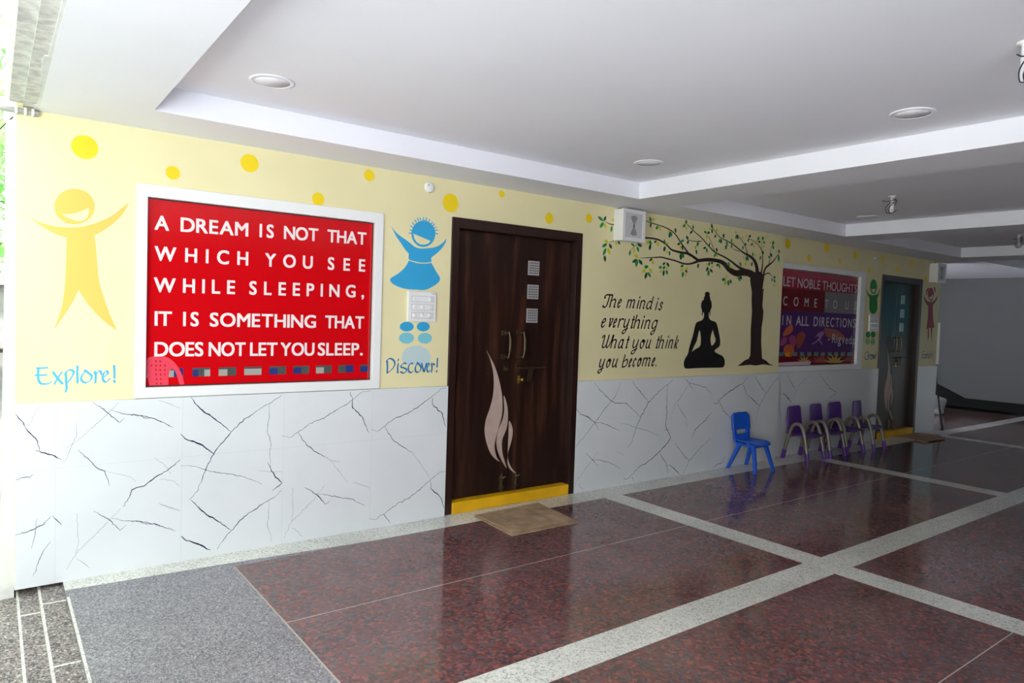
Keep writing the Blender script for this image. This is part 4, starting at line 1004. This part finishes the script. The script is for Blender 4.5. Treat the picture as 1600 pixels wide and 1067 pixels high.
# conduit clipped along the wall top at the open end
r = root('conduit', (.1, -.02, 2.39), label='short grey conduit clipped under the slab edge at the wall end', cat='pipe')
mb = MB(); mb.tube([(.03, -.022, 2.388), (.19, -.022, 2.388)], .013, 12); mb.build('tube', M['clear_grey'], r)
for x in (.098, .135, .165): mb = MB(); mb.box(x-.006, x+.006, -.038, -.001, 2.372, 2.4045); mb.build('clip', M['white_plastic'], r, bevel=.002)
mb = MB(); mb.tube(smooth_path([(.085, .02, 2.36), (-.1, .6, 2.25), (-.5, 1.5, 2.2), (-1.2, 3, 2.25)]), .003, 6)
mb.build('hanging_cable', M['dark_plastic'], label='thin dark cable leaving the wall end towards the trees', cat='cable')

# ------------------------------------------------------------------ cardboard mats
def card(pts_top, pts_low, label, creases):
    r = root('cardboard_mat', (pts_top[0][0], pts_top[0][1], 0), label=label, cat='doormat')
    def sheet(pts, z0, th, name):
        n = 8; mb = MB(); g = []
        a, b, c, d = [Vector(p) for p in pts]
        for i in range(n+1):
            for j in range(n+1):
                p = a.lerp(b, i/n).lerp(d.lerp(c, i/n), j/n); edge = max(abs(i/n-.5), abs(j/n-.5))*2
                g.append((p.x+random.uniform(-.003, .003)*(edge > .99), p.y+random.uniform(-.003, .003)*(edge > .99), z0+.004*edge**4*random.uniform(.4, 1)))
        N = (n+1)**2; top = [(x, y_, z+th) for x, y_, z in g]
        fs = []
        for i in range(n):
            for j in range(n):
                q = (i*(n+1)+j, (i+1)*(n+1)+j, (i+1)*(n+1)+j+1, i*(n+1)+j+1); fs += [tuple(N+k for k in q), tuple(reversed(q))]
        rim = [i*(n+1) for i in range(n+1)]+[n*(n+1)+j for j in range(1, n+1)]+[i*(n+1)+n for i in range(n-1, -1, -1)]+[j for j in range(n-1, 0, -1)]
        for i in range(len(rim)): p, q = rim[i], rim[(i+1) % len(rim)]; fs.append((p, q, N+q, N+p))
        mb.add(g+top, fs)
        return mb
    sheet(pts_low, .001, .006, '').build('lower_flap', M['card'], r)
    up_ = sheet(pts_top, .0095, .006, '').build('upper_flap', M['card'], r)
    mb = MB()
    for a, b in creases:
        a = Vector((*a, .0162)); b = Vector((*b, .0162)); n = (b-a).cross(Vector((0, 0, 1))).normalized()*.003
        mb.add([a-n, b-n, b+n, a+n], [(0, 1, 2, 3)])
    mb.build('crease', M['card_line'], up_)
random.seed(11)
card([(2.80,-.16),(3.40,-.137),(3.345,-.612),(2.80,-.60)], [(2.79,-.16),(3.38,-.15),(3.358,-.655),(2.765,-.65)], 'flattened brown cardboard sheet used as a doormat before the near door', [((2.93,-.17),(2.93,-.585)),((3.21,-.155),(3.20,-.59))])
card([(9.62,.005),(10.25,.0),(10.10,-.42),(9.56,-.39)], [(9.63,.01),(10.27,.005),(10.44,-.23),(9.55,-.41)], 'brown cardboard doormat on the floor before the second door', [])

# ------------------------------------------------------------------ chairs
def grid_surface(fn, nu, nv, th):
    V = [[Vector(fn(i/nu, j/nv)) for j in range(nv+1)] for i in range(nu+1)]
    def nrm(i, j):
        a = V[min(i+1, nu)][j]-V[max(i-1, 0)][j]; b = V[i][min(j+1, nv)]-V[i][max(j-1, 0)]
        return a.cross(b).normalized()
    top = [V[i][j] for i in range(nu+1) for j in range(nv+1)]
    bot = [V[i][j]-nrm(i, j)*th for i in range(nu+1) for j in range(nv+1)]
    N = len(top); ix = lambda i, j: i*(nv+1)+j; fs = []
    for i in range(nu):
        for j in range(nv):
            q = (ix(i, j), ix(i+1, j), ix(i+1, j+1), ix(i, j+1)); fs += [q, tuple(N+k for k in reversed(q))]
    rim = [ix(i, 0) for i in range(nu+1)]+[ix(nu, j) for j in range(1, nv+1)]+[ix(i, nv) for i in range(nu-1, -1, -1)]+[ix(0, j) for j in range(nv-1, 0, -1)]
    for k in range(len(rim)): a, b = rim[k], rim[(k+1) % len(rim)]; fs.append((b, a, N+a, N+b))
    mb = MB(); mb.add(top+bot, fs, 0, True); return mb
def clip_w(half, z, z0, z1, r):
    # half width with rounded corners near z0 and z1
    for e in (z-z0, z1-z):
        if e < r: half -= r-math.sqrt(max(0, r*r-(r-e)**2))
    return half
# blue chair: local frame, front is -y, origin on the floor under the seat
bc = root('kids_chair', (0, 0, 0), label='small blue plastic kids chair standing against the marble tiles', cat='chair')
def seat_fn(u, v):
    x = (u-.5)*2; yv = .112-.255*v
    hw = .128-.018*(abs(v-.5)*2)**4
    z = .272+.012*abs(x)**2.5-.008*math.sin(math.pi*v)*(1-x*x)-.02*max(0, v-.82)/.18*1.0
    return (x*hw, yv, z)
grid_surface(seat_fn, 14, 14, .014).build('seat', M['blue_chair'], bc)
def back_fn(u, v):
    x = (u-.5)*2; z = .385+.155*v
    hw = clip_w(.138, z, .385, .540, .035) if v > .5 else clip_w(.138, z, .385, .60, .012)
    return (x*hw, .112+.022*v+.014*(1-x*x), z+.016*(1-x*x)*v)
grid_surface(lambda u, v: back_fn(1-u, v), 14, 12, -.022).build('backrest', M['blue_chair'], bc)
def low_fn(u, v):
    # curved lower back joining the seat, with a handle gap above it
    x = (u-.5)*2; a = v
    z = .268+.085*a**1.4; yy = .098+.016*math.sin(a*math.pi/2)+.012*(1-x*x)*0
    return (x*(.122+.008*a), yy, z-.012*a*(1-x*x)*1.0)
grid_surface(lambda u, v: low_fn(1-u, v), 12, 8, -.016).build('lower_back', M['blue_chair'], bc)
for s in (-1, 1):
    mb = MB(); mb.prism([(s*.084, .118, .33), (s*.126, .113, .33), (s*.126, .121, .41), (s*.086, .127, .41)], (0, .014, 0)); mb.build('back_post', M['blue_chair'], bc, bevel=.005)
def leg(x0, y0, x1, y1, zt):
    mb = MB(); a, b = .019, .0145
    t = [(x0-a, y0-a, zt), (x0+a, y0-a, zt), (x0+a, y0+a, zt), (x0-a, y0+a, zt)]; f_ = [(x1-b, y1-b, 0), (x1+b, y1-b, 0), (x1+b, y1+b, 0), (x1-b, y1+b, 0)]
    mb.add(t+f_, [(0, 1, 2, 3), (7, 6, 5, 4), (0, 4, 5, 1), (1, 5, 6, 2), (2, 6, 7, 3), (3, 7, 4, 0)]); return mb
for s in (-1, 1):
    leg(s*.098, -.085, s*.153, -.158, .268).build('leg', M['blue_chair'], bc, bevel=.004)
    leg(s*.098, .060, s*.155, .155, .268).build('leg', M['blue_chair'], bc, bevel=.004)
mb = MB(); ring(mb, (0, 1, 0, 1), (.2, .8, .2, .8), 0, 1)   # apron below the seat
mb = MB(); mb.box(-.108, .108, -.11, -.095, .238, .262); mb.box(-.108, .108, .09, .105, .238, .268); mb.box(-.112, -.098, -.1, .1, .238, .262); mb.box(.098, .112, -.1, .1, .238, .262)
mb.build('apron', M['blue_chair'], bc, bevel=.003)
bc.location = (6.075, -.203, 0)

# purple chairs with bent grey tube arms
pc = root('kids_armchair', (0, 0, 0), cat='chair', group='purple chairs with grey tube arms along the wall')
def ps(u, v):
    x = (u-.5)*2; return (x*(.150-.012*(abs(v-.5)*2)**4), .105-.27*v, .262+.008*x*x-.006*math.sin(math.pi*v)-.012*max(0, v-.85)/.15)
grid_surface(ps, 12, 14, .014).build('seat', M['purple_chair'], pc)
def pb(u, v):
    x = (u-.5)*2; z = .275+.285*v; hw = clip_w(.142-.022*v, z, .2, .562, .035)
    return (x*hw, .076+.022*v+.012*(1-x*x), z)
grid_surface(lambda u, v: pb(1-u, v), 12, 14, -.014).build('backrest', M['purple_chair'], pc)
mb = MB(); mb.box(-.045, .045, .074, .098, .335, .352); mb.build('handle_slot', M['gasket'], pc, bevel=.003)
for s in (-1, 1):
    x = s*.158
    arch = smooth_path([(x+s*.012, .112, .0), (x+s*.008, .088, .12), (x, .055, .26), (x, .02, .355), (x, -.035, .392), (x, -.085, .37), (x, -.12, .29), (x+s*.006, -.155, .14), (x+s*.010, -.182, .0)], 6)
    cut = lambda p: p[2] > .085
    mb = MB(); mb.tube([p for p in arch if cut(p)], .0185, 12); tb = mb.build('arm_tube', M['grey_tube'], pc)
    n = len(arch)
    for half in (arch[:n//2], arch[n//2:][::-1]):
        q = [p for p in half if p[2] < .1]; mb = MB(); mb.tube(q, .022, 12); mb.build('foot_sleeve', M['purple_chair'], tb)
mb = MB(); mb.tube([(-.158, -.09, .245), (.158, -.09, .245)], .010, 8); mb.tube([(-.158, .055, .245), (.158, .055, .245)], .010, 8); mb.build('seat_rail', M['grey_tube'], pc)
for i, (x, y_, rz, l) in enumerate([(7.10,-.155,0,'purple tube-arm chair next to the blue chair, first of four'),(7.54,-.16,2,'second purple tube-arm chair in the row of four from the blue chair'),
                                  (7.96,-.15,-3,'third purple tube-arm chair in the row of four from the blue chair'),(8.41,-.175,6,'last purple tube-arm chair of four, beside the second door')]):
    o = pc if i == 0 else copy_tree(pc)
    o.location = (x, y_+.02 if i < 3 else y_, 0); o.rotation_euler.z = R(rz); o['label'] = l

# ------------------------------------------------------------------ beyond the wall end
r = root('leaning_stick', (11.05, .12, 0), label='thin dark stick leaning at the far end of the wall', cat='stick')
mb = MB(); mb.tube([(11.12, .02, .0), (10.93, .10, .95)], .014, 8); mb.build('shaft', M['pole_wood'], r)
mb = MB(); mb.tube([(11.126, .0175, -.0), (11.114, .0225, .06)], .019, 8); mb.build('tip', M['dark_plastic'], r)
mb = MB(); mb.box(XE+.001, XE+.02, .03, .07, .95, 1.55); mb.build('trim_corner_guard', M['white_plastic'], kind='structure')
# crumpled white bag and blue container behind the wall end
def crumple(c, rx, ry, rz, seed, amp):
    bm = bmesh.new(); bmesh.ops.create_icosphere(bm, subdivisions=4, radius=1); random.seed(seed)
    ph = [Vector((random.uniform(-1, 1), random.uniform(-1, 1), random.uniform(-1, 1))).normalized() for _ in range(14)]
    mb = MB(); vs = []
    for v in bm.verts:
        d = v.co.normalized(); s_ = 1+amp*sum(math.sin(d.dot(p)*7+i) for i, p in enumerate(ph))/4
        z = max(-1, d.z*s_); vs.append((c[0]+d.x*s_*rx, c[1]+d.y*s_*ry, c[2]+rz*(max(-.92, z)+.92)))
    bm.verts.index_update(); mb.add(vs, [tuple(v.index for v in f.verts) for f in bm.faces], 0, True); bm.free(); return mb
crumple((12.95, .95, .003), .26, .24, .17, 5, .22).build('plastic_bag', M['bag'], label='crumpled white plastic bag on the floor behind the wall end', cat='bag')
r = root('blue_can', (12.35, .72, 0), label='small blue can on the floor behind the wall end', cat='can')
mb = MB(); mb.lathe([(.075, .001), (.08, .02), (.08, .13), (.07, .15)], (12.35, .72, 0), 'z', 20); mb.build('body', M['blue_chair'], r)
mb = MB(); mb.lathe([(.04, .15), (.04, .17), (.03, .175)], (12.35, .72, 0), 'z', 16); mb.build('lid', M['white_plastic'], r)

# ------------------------------------------------------------------ outside, at the open end
cw = root('compound_wall', (0, 6.5, -.2), label='weathered grey boundary wall outside the open end', cat='wall')
mb = MB(); mb.box(-1.8, 3, 6.5, 6.75, -.22, 1.62); mb.build('wall_body', M['stone_wall'], cw)
mb = MB(); mb.box(-1.8, 3, 6.46, 6.79, 1.6201, 1.68); mb.build('coping', M['concrete'], cw)
mb = MB(); mb.tube([(-1.79, 6.43, .82), (3, 6.43, .82)], .045, 10); mb.build('boundary_pipe', M['pole_wood'], label='brown pipe running along the weathered boundary wall', cat='pipe')
def rock(c, s, seed, label):
    m = crumple(c, s, s*.8, s*.55, seed, .2); m.build('stone', M['stone_wall'], label=label, cat='stone')
rock((-.02, 1.1, -.21), .14, 8, 'rough stone on the ground just outside the wall end')
rock((-.12, 2.3, -.21), .22, 9, 'larger rough stone behind the first one, outside the wall end')
def tree_out(name, x, y_, z0, h, rad, n, seed, label):
    r = root(name, (x, y_, -.2), label=label, cat='tree', group='trees beyond the boundary wall'); random.seed(seed)
    mb = MB(); mb.tube(smooth_path([(x, y_, -.2), (x+.1, y_, z0*.6), (x, y_+.1, z0+h*.6)]), [.16]*6+[.11]*7, 8); mb.build('trunk', M['pole_wood'], r)
    mb = MB()
    for i in range(n):
        while True:
            p = Vector((random.uniform(-1, 1), random.uniform(-1, 1), random.uniform(-1, 1)))
            if p.length < 1: break
        c = Vector((x+p.x*rad, y_+p.y*rad, z0+h/2+p.z*h/2)); a = Vector((random.uniform(-1, 1), random.uniform(-1, 1), random.uniform(-1, 1))).normalized()
        b = a.orthogonal().normalized(); l = random.uniform(.10, .2)
        mb.add([c-a*l, c+b*l*.45, c+a*l, c-b*l*.45], [(0, 1, 2, 3)])
    mb.build('foliage', M['leafmat'], r)
tree_out('tree', -.35, 9.5, 1.2, 3.4, 1.5, 1500, 21, 'lower leafy green tree just behind the boundary wall')
tree_out('tree', -.9, 13.5, 3.0, 4.5, 1.8, 1300, 22, 'taller green tree farther behind the boundary wall')
